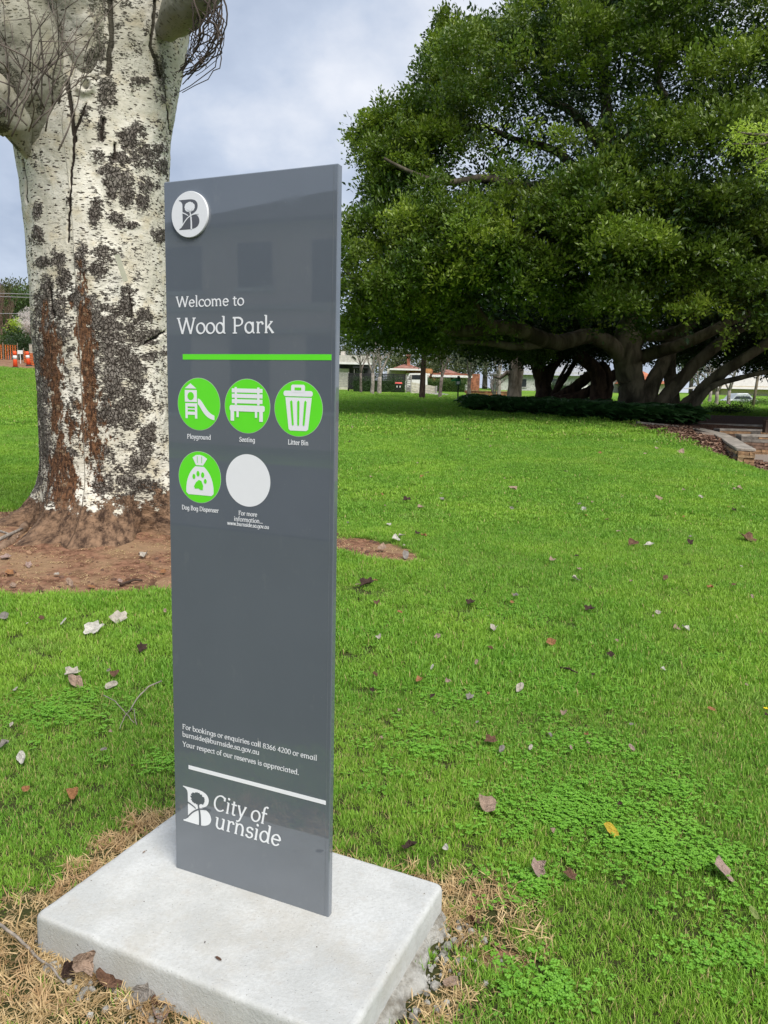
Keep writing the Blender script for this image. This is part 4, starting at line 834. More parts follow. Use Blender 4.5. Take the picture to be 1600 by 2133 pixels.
def bare_tree(px, D, height, r, label, seed, mat=TWIG, forks=1, depth=4, kids=3, spread=.5, group='bare trees in the park', name='bare_tree', trunkh=.3, up=.2, leaves=None, first=None, lean=(0, 0)):
    b = basepoint(px, 810, D); t = empty(name, b, label, 'tree', group); rnd = random.Random(seed); m = MB()
    th_ = height*trunkh; top = Vector((lean[0]+rnd.gauss(0, .03)*th_, lean[1], th_)); m.tube([(0, 0, -.2), (0, 0, .05), top*.5+Vector((rnd.gauss(0, .02), 0, 0)), top], [r*1.5, r*1.15, r, r*.9], 10); m.build('trunk', mat, t)
    m = MB(); ends = []
    for k in range(forks):
        a = 6.28*k/forks+rnd.random(); dv = Vector((math.cos(a)*spread*.7, math.sin(a)*spread*.7, 1)) if forks > 1 else Vector((0, 0, 1)); ends += branchy(m, top-Vector((0, 0, .05)), dv, height*.30, r*(.62 if forks > 1 else .85), depth, rnd, up=up, kids=kids, spread=spread)
    m.build('branches', mat, t)
    if leaves:
        P_ = np.array([np.array(e_[0]) for e_ in ends if e_[2] <= leaves.get('lvl', 1)]); P_ = np.repeat(P_, leaves.get('n', 2), 0)+rng.normal(0, leaves.get('j', .25), (len(P_)*leaves.get('n', 2), 3)); put_sprigs(leaves.get('name', 'crown'), P_+np.array(b), leaves['p'], t, leaves.get('s', .8), leaves.get('s', .8)*1.5)
    return t

# ------------------------------------------------------------------ the great fig
FX, FY = at(1310, 860, 32.5)[:2]; FZ = h(FX, FY)
fig = empty('fig_tree', (FX, FY, FZ), 'huge spreading dark green fig tree over the plant bed', 'tree')
def limbpart(path, n=12, name='limb', mat=FIGBARK, root=None, extra=2):
    root = root or fig; P_ = [Vector(at(a, b_, c_)) for a, b_, c_, _ in path]; m = MB(); Q, rq = [], []
    for i in range(len(P_)-1):
        p0, p1, p2, p3 = P_[max(i-1, 0)], P_[i], P_[i+1], P_[min(i+2, len(P_)-1)]
        for k in range(6):
            t = k/6; Q.append(.5*((2*p1)+(p2-p0)*t+(2*p0-5*p1+4*p2-p3)*t*t+(3*p1-p0-3*p2+p3)*t**3)); rq.append((path[i][3]+(path[i+1][3]-path[i][3])*t)*.85)
    Q.append(P_[-1]); rq.append(path[-1][3]); Q = [q+Vector((random.gauss(0, .06*r_), random.gauss(0, .05*r_), random.gauss(0, .05*r_))) for q, r_ in zip(Q, rq)]
    m.tube(Q, rq, n); m.v = [tuple(Vector(v)-root.location) for v in m.v]; return m.build(name, mat, root)
limbpart([(1312,905,32.5,.95),(1312,860,32.5,.66),(1316,800,32.5,.60),(1306,750,32.4,.66),(1312,700,32.4,.72),(1318,640,32.6,.5),(1290,500,33,.4),(1270,300,33,.3),(1260,120,33,.2),(1300,-200,33,.15)], 18, 'trunk')
for pth in ([(1300,745,32.3,.42),(1240,702,31.6,.36),(1150,712,30.6,.36),(1060,682,29.2,.33),(960,690,28.4,.24),(905,672,28,.17),(830,640,27.5,.13),(760,600,27,.09),(715,560,26.6,.05)],
            [(1060,684,29.2,.26),(1010,668,28.4,.2),(985,620,28,.13),(975,560,27.6,.08)],
            [(1150,712,30.6,.2),(1080,722,30,.2),(1020,715,29.4,.14),(950,712,29,.07)],
            [(1330,700,32.4,.34),(1400,694,31,.22),(1440,660,29.5,.15),(1455,615,28.6,.11),(1490,560,28,.07)],
            [(1310,650,32,.3),(1315,600,30,.16),(1345,565,28.5,.08),(1360,530,28,.05)],
            [(1270,420,33,.3),(1160,392,31,.26),(1080,388,29,.22),(1010,372,28,.17),(930,380,27.5,.12),(860,360,27,.08),(800,330,27,.05)],
            [(1270,330,33,.26),(1200,240,33,.2),(1130,200,33,.15),(1085,130,33,.1),(1060,60,33,.05)],
            [(1290,300,33,.28),(1380,220,32,.2),(1370,160,31,.15),(1400,60,31,.1)],
            [(1280,480,33,.3),(1180,330,33,.2),(1070,290,32,.14),(1010,260,31,.09)],
            [(1320,600,32.6,.4),(1500,480,32,.3),(1650,330,32,.2),(1750,100,32,.1)],
            [(1335,745,32.6,.34),(1450,705,31,.26),(1560,650,30,.2),(1680,600,29,.12)]):
    limbpart(pth, 10)
for pth in ([(1340,880,33,.75),(1352,820,33.2,.42),(1380,760,33.5,.34),(1420,700,34,.3),(1500,600,34,.2)],[(1365,885,32.6,.5),(1375,845,32.8,.36),(1420,790,33,.33),(1480,730,33,.3),(1600,640,33,.2),(1700,560,33,.1)],
            [(1405,895,31,.45),(1420,860,31,.34),(1455,820,31,.3),(1500,780,30.5,.27),(1560,740,30,.22),(1640,690,30,.2),(1760,640,30,.15)],[(1400,890,34,.5),(1402,830,34,.32),(1395,770,34,.3),(1400,680,34,.25)],
            [(1425,880,30.5,.25),(1475,812,30.3,.14),(1530,790,30,.12),(1610,772,29.5,.09)]):
    limbpart(pth, 12, 'trunk')
# crown: a dome of leaf clumps with hanging skirts
figs = [leafsprig(24, .27, .15, .075, FIGLEAF, 100+s_, up=.5) for s_ in range(7)]; figlit = [leafsprig(24, .25, .15, .075, FIGLIT, 160+s_, up=.6) for s_ in range(4)]; figd = [leafsprig(30, .5, .15, .075, FIGDARK, 120+s_) for s_ in range(3)]
SIL = np.array([(712, 700), (712, 445), (750, 425), (762, 400), (722, 372), (714, 300), (742, 262), (768, 232), (800, 214), (826, 176), (870, 150), (893, 108), (905, 60), (925, 22), (938, 18), (948, 60), (985, 62), (1000, 42), (1040, 50), (1060, 12), (1120, -20), (1300, -120), (1600, -400), (2600, -400)])
def skyline(px): return np.interp(px, SIL[8:, 0], SIL[8:, 1])
def inside(px, py):
    ok = np.ones(len(px), bool); lx = np.interp(py, [150, 176, 214, 232, 262, 300, 372, 386, 440, 470, 700, 760], [870, 826, 800, 768, 742, 714, 722, 770, 745, 700, 690, 760])
    ok &= (px > lx) | (py < 150); ok &= py > np.interp(px, SIL[8:, 0], SIL[8:, 1], left=150); return ok
cen = np.array([11.6, 33.5, 5.5]); rad3 = np.array([13.6, 11.5, 17.])
cl_c = []; n = 0
v = rng.normal(0, 1, (14000, 3)); v /= np.linalg.norm(v, axis=1)[:, None]; v = v[(v[:, 2] > -.16)]
big_n = fbm(v*3+9, 1.6, 3, 91); cand = cen+v*rad3*(.76+.60*(big_n-.38)+rng.uniform(-.05, .06, len(v)))[:, None]
px_, py_ = project(cand); ok = inside(px_, py_+0) & (cand[:, 2] > 3.4)
cand = cand[ok]; sel = []
for q in cand:
    if all(np.linalg.norm(q-s_) > (1.38 if q[1] < 34 else 2.2) for s_ in sel): sel.append(q)
    if len(sel) > 760: break
P_all, P_drk, P_lit = [], [], []
for q in sel:
    visible = q[1] < 36; r = rng.uniform(.75, 1.25) if visible else rng.uniform(1.1, 1.7)
    a = shell(q, r, int((150 if visible else 26)*r), .58, .12); a = a[(a[:, 2] > q[2]-r*.05) | (rng.uniform(size=len(a)) < .05)]; yn = rng.uniform() < .38; P_all.append(a[a[:, 2] < q[2]+r*.12] if yn else a); P_lit.append(a[a[:, 2] >= q[2]+r*.12] if yn else a[:0]); P_drk.append(shell(q+(cen-q)*.13-[0, 0, r*.4], r*.8, 6, .7, .8))  # upper leaves of some clumps take the lighter colour as painted highlight
# hand placed clumps: silhouette lobes, the skirts low in front and the tall spire
for a, b_, D, r in ((935, 45, 32, .5), (932, 80, 32, .7), (925, 130, 32, .9), (955, 110, 32, .9), (905, 170, 31, 1.), (1000, 80, 32, .8), (1045, 90, 32, .9), (780, 265, 30, .8), (745, 300, 30, .8), (740, 345, 29.5, .8), (790, 330, 29, .9), (830, 250, 30, 1.1), (850, 300, 29, 1.0), (760, 375, 29, .55), (795, 400, 29, .5), (880, 230, 30, 1.1),
                   (735, 480, 28, .7), (775, 470, 28, .7), (740, 540, 27, .9), (730, 610, 27, .9), (760, 655, 27.4, .8), (740, 680, 28, .6), (800, 640, 27, .9), (850, 670, 28, .8), (880, 700, 29, .7), (820, 590, 26, 1.0), (900, 640, 27, .9), (930, 700, 28.5, .6), (1010, 690, 29.6, .6), (960, 580, 25.5, 1.1), (1040, 540, 25, 1.1), (1090, 600, 25, 1.0), (1110, 560, 24.6, .8), (1000, 500, 25, 1.2), (900, 540, 26, 1.2), (860, 480, 26.5, 1.1), (930, 450, 26, 1.1), (1010, 430, 25.5, .9),
                   (1180, 420, 24.5, 1.1), (1250, 390, 24.4, 1.1), (1290, 350, 25, .9), (1330, 430, 24.5, 1.2), (1230, 480, 24, 1.2), (1320, 520, 24, 1.2), (1400, 500, 24.5, 1.1), (1290, 590, 25, .9), (1360, 640, 26, .8), (1330, 690, 27.5, .5), (1420, 580, 25, .9), (1480, 500, 25, 1.1), (1500, 430, 25, 1.), (1550, 560, 25, 1.), (1580, 480, 25, 1.2), (1500, 620, 27, .8), (1590, 640, 27, .8), (1200, 620, 27.5, .9), (1140, 680, 30, .6), (1230, 680, 30, .7),
                   (1120, 745, 34, .7), (1060, 730, 33, .7), (1000, 720, 33, .6), (870, 720, 31, .6), (820, 700, 30, .5), (905, 735, 33, .4)):
    q = at(a, b_, D); r *= .85; a_ = shell(q, r, int(110*r*r+30), .75, .15); a_ = a_[(a_[:, 2] > q[2]-r*.3) | (rng.uniform(size=len(a_)) < .2)]; yn = rng.uniform() < .45; (P_lit if yn else P_all).append(a_); P_drk.append(shell(q+[0, .6, -.2], r*.7, 7, .8, .8))
NY = sum(len(q) for q in P_lit); PA = np.concatenate(P_lit+P_all); YF = np.arange(len(PA)) < NY; PA = np.concatenate([PA, YF[:, None]*1.], 1)
px_, py_ = project(PA[:, :3]); PA = PA[inside(px_, py_+8) | (PA[:, 2] > 30)]; PA = PA[PA[:, 2] > 3.0]
px_, py_ = project(PA[:, :3]); PA = PA[~((PA[:, 1] < 32) & (py_ > np.interp(px_, [700, 900, 950, 1060, 1150, 1260, 1330, 1400, 1500, 1600, 2000], [770, 735, 668, 640, 655, 640, 700, 650, 655, 690, 720])) & (rng.uniform(size=len(PA)) < .93))]
px_, py_ = project(PA[:, :3]); PA = PA[~((PA[:, 1] < 31) & (np.abs(py_-np.interp(px_, [790, 930, 1080, 1160, 1200], [345, 378, 385, 395, 405])) < 17) & (px_ > 930) & (px_ < 1150) & (rng.uniform(size=len(PA)) < .9))]
# thin out some windows of sky high in the dome
gapn = lambda Q: fbm(Q*[1, .22, 1], .62, 3, 71)
hole = gapn(PA[:, :3]); up_ = PA[:, 2] > 7.5; PA = PA[~(up_ & (hole < .395) & (rng.uniform(size=len(PA)) < .9))]
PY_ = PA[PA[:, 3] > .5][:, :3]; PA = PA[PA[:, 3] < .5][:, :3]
put_sprigs('highlight_foliage', PY_, figlit, fig, .75, 1.25)
put_sprigs('crown', PA, figs, fig, .75, 1.25)
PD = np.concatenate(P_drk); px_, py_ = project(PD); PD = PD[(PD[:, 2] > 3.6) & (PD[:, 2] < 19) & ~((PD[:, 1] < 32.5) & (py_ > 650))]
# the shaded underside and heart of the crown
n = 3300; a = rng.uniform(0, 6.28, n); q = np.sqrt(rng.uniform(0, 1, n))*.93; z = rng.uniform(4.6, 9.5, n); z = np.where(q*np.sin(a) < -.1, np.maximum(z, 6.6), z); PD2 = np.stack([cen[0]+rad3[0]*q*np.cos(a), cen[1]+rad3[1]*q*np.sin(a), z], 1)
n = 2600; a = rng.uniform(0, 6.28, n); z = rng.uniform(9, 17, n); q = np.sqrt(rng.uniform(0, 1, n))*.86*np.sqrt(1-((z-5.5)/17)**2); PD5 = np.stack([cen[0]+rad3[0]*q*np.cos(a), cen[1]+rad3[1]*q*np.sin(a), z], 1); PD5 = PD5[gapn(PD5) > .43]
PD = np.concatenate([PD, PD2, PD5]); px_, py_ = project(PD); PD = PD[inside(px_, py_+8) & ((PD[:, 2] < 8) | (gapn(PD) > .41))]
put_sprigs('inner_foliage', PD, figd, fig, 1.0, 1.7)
# drooping fringe on the far and right side under the dome
n = 1500; a = rng.uniform(-1.2, 2.4, n); q = rng.uniform(.75, 1.02, n); z = 3.3+abs(rng.normal(0, 1.0, n)); PD3 = np.stack([cen[0]+rad3[0]*q*np.cos(a), cen[1]+rad3[1]*q*np.sin(a), z], 1); px_, py_ = project(PD3)
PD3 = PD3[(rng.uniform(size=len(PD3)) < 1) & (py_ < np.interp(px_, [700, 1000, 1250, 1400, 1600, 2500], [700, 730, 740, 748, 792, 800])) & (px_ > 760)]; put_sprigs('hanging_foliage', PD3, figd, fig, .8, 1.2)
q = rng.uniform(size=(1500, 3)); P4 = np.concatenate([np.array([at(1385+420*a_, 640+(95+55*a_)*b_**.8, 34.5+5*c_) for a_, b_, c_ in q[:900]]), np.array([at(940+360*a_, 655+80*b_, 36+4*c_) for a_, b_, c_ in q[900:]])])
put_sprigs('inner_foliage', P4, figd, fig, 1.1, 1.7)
print('fig sprigs', len(PA), len(PD), len(PD3))
# second fig farther back: low spreading limbs seen through the gap
f2b = basepoint(1130, 830, 39); fig2 = empty('fig_tree', f2b, 'darker fig with low twisted limbs standing behind the great fig', 'tree')
for pth in ([(1132,840,39,.6),(1130,800,39,.42),(1120,760,39,.45),(1095,720,39,.4),(1060,690,39,.3)],[(1135,800,39,.4),(1150,765,39,.3),(1180,730,39,.3)],
            [(1150,838,38,.35),(1190,812,38,.3),(1225,785,38,.3),(1262,760,38,.3)],[(1150,825,40,.22),(1175,790,40,.18),(1200,750,40,.15)],[(1165,835,37.5,.3),(1215,822,37.5,.3),(1250,800,37.5,.26),(1290,775,37.5,.3)],
            [(1245,842,37,.5),(1248,805,37,.45),(1240,770,37,.4),(1200,735,37,.35)],[(1262,838,37,.3),(1270,800,37,.2),(1262,760,37,.2)],[(1155,830,41,.2),(1160,800,41,.1),(1182,760,41,.1)]):
    limbpart(pth, 10, 'limb', DARKBARK, fig2)
q = rng.uniform(size=(900, 3)); P_ = np.array([at(1020+300*u[0], 690+58*u[1], 38+4*u[2]) for u in q]); put_sprigs('crown', P_, figd, fig2, .8, 1.3)

# ------------------------------------------------------------------ the bed of big dark leaves under the figs
def bedplant(seed):
    r = np.random.default_rng(seed); V, Fc, T = [], [], []
    for i in range(16):
        az = r.uniform(0, 6.28); ln = r.uniform(.35, .62); el = r.uniform(.25, 1.2); p_ = np.zeros(3); side = np.array([-math.sin(az), math.cos(az), 0]); t = r.uniform(); b = len(V)
        for k in range(6):
            f = k/5; w = .20*1.5*math.sin(math.pi*min(1, f*.92+.06))*(1+.25*(k % 2)); a = el-1.5*f*f*.9; nn_ = np.array([0, 0, .05])
            V += [p_-side*w+nn_, p_.copy(), p_+side*w+nn_]; T += [t]*3; p_ = p_+np.array([math.cos(az)*math.cos(a), math.sin(az)*math.cos(a), math.sin(a)])*ln/5
        for k in range(5): Fc += [(b+3*k, b+3*k+1, b+3*k+4, b+3*k+3), (b+3*k+1, b+3*k+2, b+3*k+5, b+3*k+4)]
    return npmesh('bed_leaves', np.array(V), Fc, BEDLEAF, smooth=False, attrs=dict(tint=T), link=False)
bp = [bedplant(s_) for s_ in range(4)]
P_ = []
front_l = [(4.0, 35.6), (5.6, 32.6), (7.2, 30.2), (8.6, 28.6), (9.6, 28.0), (11.5, 28.6)]
fx = np.array([q[0] for q in front_l]); fy = np.array([q[1] for q in front_l])
for _ in range(900):
    x = rng.uniform(4.1, 11.2); y = np.interp(x, fx, fy)+abs(rng.normal(0, 2.2))+.1
    if math.hypot(x-FX, y-FY) > .9: P_.append((x, y, gz(x, y)+.02))
P_ = np.array(P_); n = len(P_); scatter('plant_bed', P_, np.stack([0*P_[:, 0], 0*P_[:, 0], rng.uniform(0, 6.28, n)], 1), rng.uniform(1.05, 1.6, n), bp, label='dark glossy large leaved ground cover under the fig trees')

# ------------------------------------------------------------------ curved stone bench wall, steps and posts at the right
STONE = [plain('stone_'+n_, c_, .9, var=.2, scale=9, bump=.01) for n_, c_ in (('tan', (.40, .27, .16)), ('ochre', (.33, .20, .11)), ('grey', (.17, .15, .13)), ('brown', (.16, .10, .07)))]
CAP = plain('cap_stone', (.30, .27, .235), .9, var=.22, scale=5, bump=.008)
arc = [(8.82, 19.3), (9.5, 21.4), (10.15, 23.4), (10.6, 25.2), (10.6, 26.8), (9.8, 27.7), (8.8, 27.9)]
zc = [.44, .46, .50, .56, .64, .72, .80]
bench = empty('stone_bench', (arc[0][0], arc[0][1], 0), 'curved stone wall with a broad flat cap on the mulch bank', 'bench')
def offs(i, s_):
    p0, p1 = arc[max(i-1, 0)], arc[min(i+1, len(arc)-1)]; tx, ty = p1[0]-p0[0], p1[1]-p0[1]; L_ = math.hypot(tx, ty); return (arc[i][0]+ty/L_*s_, arc[i][1]-tx/L_*s_)
for i in range(len(arc)-1):
    for h0, h1 in ((0, .495), (.505, 1)):
        f = lambda t, s_, z_: tuple(np.array(offs(i, s_)+(zc[i],))*(1-t)+np.array(offs(i+1, s_)+(zc[i+1],))*t+[0, 0, z_]-np.array([bench.location.x, bench.location.y, 0]))
        m = MB(); m.add([f(h0, -.22, -.07), f(h1, -.22, -.07), f(h1, .22, -.07), f(h0, .22, -.07), f(h0, -.22, 0), f(h1, -.22, 0), f(h1, .22, 0), f(h0, .22, 0)], [(0,3,2,1),(4,5,6,7),(0,1,5,4),(1,2,6,5),(2,3,7,6),(3,0,4,7)]); o = m.build('cap_stone', CAP, bench)
        bv = o.modifiers.new('bevel', 'BEVEL'); bv.width = .012
m = MB()
for i in range(len(arc)-1):
    f = lambda t, s_, z_: tuple(np.array(offs(i, s_)+(0,))*(1-t)+np.array(offs(i+1, s_)+(0,))*t+[0, 0, z_]-np.array([bench.location.x, bench.location.y, 0]))
    t0 = .06 if i == 0 else 0
    m.add([f(t0, -.17, -.3), f(1, -.17, -.3), f(1, .19, -.3), f(t0, .19, -.3), f(t0, -.17, zc[i]-.075), f(1, -.17, zc[i+1]-.075), f(1, .19, zc[i+1]-.075), f(t0, .19, zc[i]-.075)], [(0,3,2,1),(4,5,6,7),(0,1,5,4),(1,2,6,5),(2,3,7,6),(3,0,4,7)])
m.build('core', STONE[2], bench)
r = random.Random(4)
def stone(a, b_, z0, z1, d, mt, outn, par):
    m = MB(); a, b_ = Vector(a), Vector(b_); n_ = Vector(outn); j = lambda: Vector((r.uniform(-.01, .01), r.uniform(-.01, .01), r.uniform(-.006, .006)))
    q = [a, b_, b_+n_*d, a+n_*d]; m.add([Vector((p_.x, p_.y, z0))+j() for p_ in q]+[Vector((p_.x, p_.y, z1))+j() for p_ in q], [(0,3,2,1),(4,5,6,7),(0,1,5,4),(1,2,6,5),(2,3,7,6),(3,0,4,7)])
    m.v = [tuple(Vector(v)-par.location) for v in m.v]; m.build('stone', mt, par)
p0 = Vector(offs(0, -.19)+(0,)); p1 = Vector(offs(0, .19)+(0,)); tdir = (p1-p0).normalized(); fw_ = Vector((-tdir.y, tdir.x, 0))*-1 if Vector((-tdir.y, tdir.x, 0)).y > 0 else Vector((-tdir.y, tdir.x, 0))
z = -.05
for hh_ in (.09, .08, .10, .07, .08):
    cuts = sorted([0, r.uniform(.3, .7), 1]) if r.random() < .4 else [0, 1]
    for a, b_ in zip(cuts, cuts[1:]): stone(p0.lerp(p1, a+.01), p0.lerp(p1, b_-.01), z, z+hh_-.008, .14+r.uniform(0, .04), r.choice(STONE[:2]), fw_, bench)
    z += hh_
for i in range(3):
    a_, b_ = Vector(offs(i, -.19)+(0,)), Vector(offs(i+1, -.19)+(0,)); c_, e_ = Vector(offs(i, -.24)+(0,)), None; nn = (Vector(offs(i, -.24)+(0,))-Vector(offs(i, -.19)+(0,))).normalized(); z = -.05
    while z < zc[i]-.12:
        f = 0; hh_ = r.uniform(.06, .09)
        while f < 1:
            g_ = min(1, f+r.uniform(.12, .24)); stone(a_.lerp(b_, f+.004), a_.lerp(b_, g_-.004), z, z+hh_-.008, .03+r.uniform(0, .03), r.choice(STONE), nn, bench); f = g_
        z += hh_
# low stone terraces beyond the bench
def terrace(px0, px1, py, D, hgt, label, dep=.45):
    a, b_ = at(px0, py, D), at(px1, py, D); t = empty('stone_step', (a[0], a[1], a[2]-hgt), label, 'step', 'low stone steps behind the bench'); L_ = b_[0]-a[0]
    m = MB(); m.box(0, L_, 0, dep, hgt-.06, hgt); m.build('cap_stone', CAP, t); x = 0; 
    z = -.4
    m = MB(); m.box(.02, L_-.02, .04, dep-.04, -.5, hgt-.061); m.build('core', STONE[2], t)
    while z < hgt-.08:
        x = 0; hh_ = min(.10, hgt-.065-z)
        while x < L_:
            w = r.uniform(.3, .7); stone((t.location.x+x, t.location.y+.038, 0), (t.location.x+min(x+w, L_)-.01, t.location.y+.038, 0), t.location.z+z, t.location.z+z+hh_-.01, .05, r.choice(STONE[1:]), (0, -1, 0), t); x += w
        z += hh_
terrace(1545, 1760, 905, 23.2, .22, 'nearest low stone step behind the curved bench end'); terrace(1500, 1800, 893, 26.2, .16, 'middle low stone step in the fig shade', .5); terrace(1455, 1840, 882, 29.0, .14, 'farthest low stone step in the fig shade', .6)
t = empty('dark_post', at(1597, 898, 25)-np.array([0, 0, .05]), 'short thick dark post standing on the stone steps', 'post'); m = MB(); m.box(-.09, .22, -.1, .1, 0, .36); m.build('post_block', DARKBARK, t); m = MB(); m.box(-.10, .23, -.11, .11, .361, .40); m.build('post_cap', DARKBARK, t)
# mulch chips
chips = [npmesh('chip', [(-.03, -.012, 0), (.03, -.01, .004), (.034, .012, .012), (-.028, .012, .008)], [(0, 1, 2, 3)], plain('chip_%d' % i, c_, .95), smooth=False, link=False) for i, c_ in enumerate(((.20, .11, .075), (.09, .05, .035), (.32, .21, .15)))]
y = rng.uniform(16, 29, 9000); x = edge_x(y)+rng.uniform(0, 2.6, 9000); z, D, Mu, Pv = ZG(x, y, True); k_ = (Mu > .5) & (Pv < .5); x, y, z = x[k_], y[k_], z[k_]; n = len(x)
scatter('mulch_chips', np.stack([x, y, z+.012], 1), rng.uniform(-.5, .5, (n, 3))*[1, 1, 8], rng.uniform(.7, 1.8, n), chips, label='red brown bark mulch between the lawn and the stone bench')

# ------------------------------------------------------------------ far side of the park, seen under the fig
def wallbox(px0, px1, py0, py1, D, dep, hfoot=None):
    a, b_ = at(px0, py1, D), at(px1, py0, D); return a[0], b_[0], D, D+dep, a[2], b_[2]
def house(name, D, label, cat='house'): p_ = at(800, 800, D); return empty(name, (0, D, 0), label, cat)
class HB:
    """a building laid out from boxes; every named piece is its own part"""
    def __init__(s, D, name, label, cat='house'): s.D = D; s.x0 = at(850, 800, D)[0]; s.root = empty(name, (s.x0, D, 0), label, cat)
    def part(s, name, mat, px0, px1, py0, py1, y0=0, dep=4., parent=None, ground=False):
        a, b_ = at(px0, py1, s.D+y0), at(px1, py0, s.D+y0); m = MB(); z0 = a[2]-(3 if ground else 0); m.box(a[0]-s.x0, b_[0]-s.x0, y0, y0+dep, z0, b_[2]); return m.build(name, mat, parent or s.root)
    def roof(s, mat, px0, px1, py0, py1, y0=-.5, dep=9, inset=1.5, name='roof', parent=None):
        a, b_ = at(px0, py1, s.D+y0), at(px1, py0, s.D+y0); x0, x1 = a[0]-s.x0, b_[0]-s.x0; z0, z1 = a[2], b_[2]; i = min(inset, (x1-x0)/2.2); m = MB()
        m.add([(x0, y0, z0), (x1, y0, z0), (x1, y0+dep, z0), (x0, y0+dep, z0), (x0+i, y0+dep/2, z1), (x1-i, y0+dep/2, z1)], [(0, 1, 5, 4), (1, 2, 5), (2, 3, 4, 5), (3, 0, 4), (3, 2, 1, 0)]); return m.build(name, mat, parent or s.root)
CREAM = plain('cream_render', (.52, .49, .43), .9, var=.08); DKWALL = plain('dark_verandah_wall', (.05, .05, .055), .8); PALER = plain('pale_roof', (.50, .48, .43), .7, var=.1); BRICK = plain('red_brick_wall', (.30, .12, .07), .9, var=.3, scale=3)
TILE = plain('terracotta_tile', (.30, .14, .10), .85, var=.3, scale=2.5); WHT = plain('white_paint', (.72, .72, .70), .6, var=.05); GLASS = plain('dark_window_glass', (.03, .035, .04), .1, .6, var=.1); SLATD = plain('dark_fence_slat', (.022, .022, .024), .6); SLATL = plain('pale_fence_slat', (.34, .33, .31), .8); ORANGEB = plain('orange_timber', (.42, .22, .09), .8, var=.2)
HEDGE = plain('hedge_core', (.02, .04, .012), .9); CONPATH = plain('pale_driveway', (.42, .40, .37), .9)
b = HB(70, 'villa', 'low dark fronted house with a pale roof behind a slatted fence')
b.part('wall', DKWALL, 690, 772, 757, 806, 0, 8, ground=True); b.part('side_wall', CREAM, 690, 727, 768, 806, -.6, .5, ground=True); rf = b.part('roof', PALER, 700, 772, 741, 757, -1.5, 9.5); b.part('chimney', CREAM, 710, 719, 732, 741, 1, 1, rf); b.part('fascia', WHT, 698, 774, 756, 758, -1.6, .1)
b.part('verandah_beam', DKWALL, 735, 775, 758, 766, -1.4, .2)
for x_ in (737, 754): b.part('verandah_post', SLATL if x_ == 737 else DKWALL, x_, x_+1.4, 766, 806, -1.3, .15, ground=True)
w = b.part('window', GLASS, 744, 751, 770, 788, -.06, .05); b.part('window_frame', WHT, 743.3, 744, 769, 789, -.08, .07, w); w = b.part('window', GLASS, 757, 766, 770, 788, -.06, .05); b.part('window_frame', WHT, 756.3, 757, 769, 789, -.08, .07, w)
b = HB(78, 'brick_house', 'red brick house with orange tiled roof and a tall chimney')
b.part('wall', BRICK, 845, 902, 770, 815, 0, 8, ground=True); b.part('gable_band', ORANGEB, 847, 900, 768, 777, -.12, .11); b.roof(TILE, 812, 886, 755, 769, -1.2, 9, 3); ch = b.part('chimney', BRICK, 848, 855, 742, 762, 2, 1.1); b.part('chimney_cap', TILE, 847, 856, 738, 742, 1.9, 1.3, ch)
b.part('left_wing_wall', CREAM, 806, 846, 769, 800, .4, 6, ground=True); b.part('fascia', WHT, 812, 886, 768.6, 770.4, -1.25, .08)
b.part('garage_door', WHT, 884, 894, 781, 808, -.3, .1, ground=True); b.part('garage_frame', WHT, 846, 896, 778, 781.2, -.35, .12)
b = HB(74, 'brick_house', 'red brick house with tiled verandah, white framed doors and brick pillars')
b.part('wall', BRICK, 901, 1000, 779, 815, 0, 8, ground=True); b.roof(TILE, 898, 982, 768, 784, -1.5, 9, 3.5); b.part('fascia', WHT, 900, 984, 782.5, 785, -1.6, .1)
for x_ in (901, 977): b.part('pillar', BRICK, x_, x_+6, 785, 815, -1.5, .5, ground=True)
for x_ in (930, 938, 946):
    w = b.part('window', GLASS, x_, x_+6.5, 786, 799, -.06, .05); b.part('window_frame', WHT, x_-.8, x_, 785, 800, -.09, .08, w)
d_ = b.part('door', WHT, 965, 974, 786, 815, -.1, .08, ground=True); b.part('door_pane', GLASS, 967, 972, 789, 800, -.12, .02, d_)
b = HB(88, 'white_house', 'long white walled house glimpsed between the fig trunks')
b.part('wall', plain('grey_white_render', (.46, .46, .44), .9), 1040, 1290, 778, 826, 0, 6, ground=True); b.roof(plain('grey_roof', (.32, .33, .35), .7), 1030, 1300, 752, 779, -.6, 8, 6)
for x_ in (1085, 1150, 1205, 1262):
    w = b.part('window', GLASS, x_, x_+12, 790, 806, -.06, .05); b.part('window_frame', SLATL, x_-.8, x_+12.8, 806, 807.5, -.1, .1, w)
b = HB(84, 'cottage', 'cottage with a bright orange tiled roof behind the fig trunk'); b.part('wall', CREAM, 1312, 1392, 797, 830, 0, 6, ground=True); b.roof(plain('bright_orange_tile', (.42, .15, .08), .8, var=.25, scale=2.5), 1306, 1398, 768, 798, -.6, 8, 5); w = b.part('window', GLASS, 1340, 1352, 803, 818, -.06, .05)
b = HB(90, 'hall', 'long cream hall with a pale roof and dark windows beyond the car'); b.part('wall', plain('cream_hall_wall', (.50, .43, .30), .9, var=.08), 1500, 1720, 808, 846, 0, 8, ground=True); b.roof(PALER, 1490, 1740, 783, 809, -.8, 10, 8)
for x_ in (1540, 1562, 1584):
    w = b.part('window', GLASS, x_, x_+15, 824, 838, -.06, .05); b.part('window_frame', WHT, x_-.8, x_+.2, 823, 839, -.09, .08, w); b.part('sign_panel' if 0 else 'lintel', SLATL, x_-1, x_+16, 822, 823.6, -.09, .08, w)
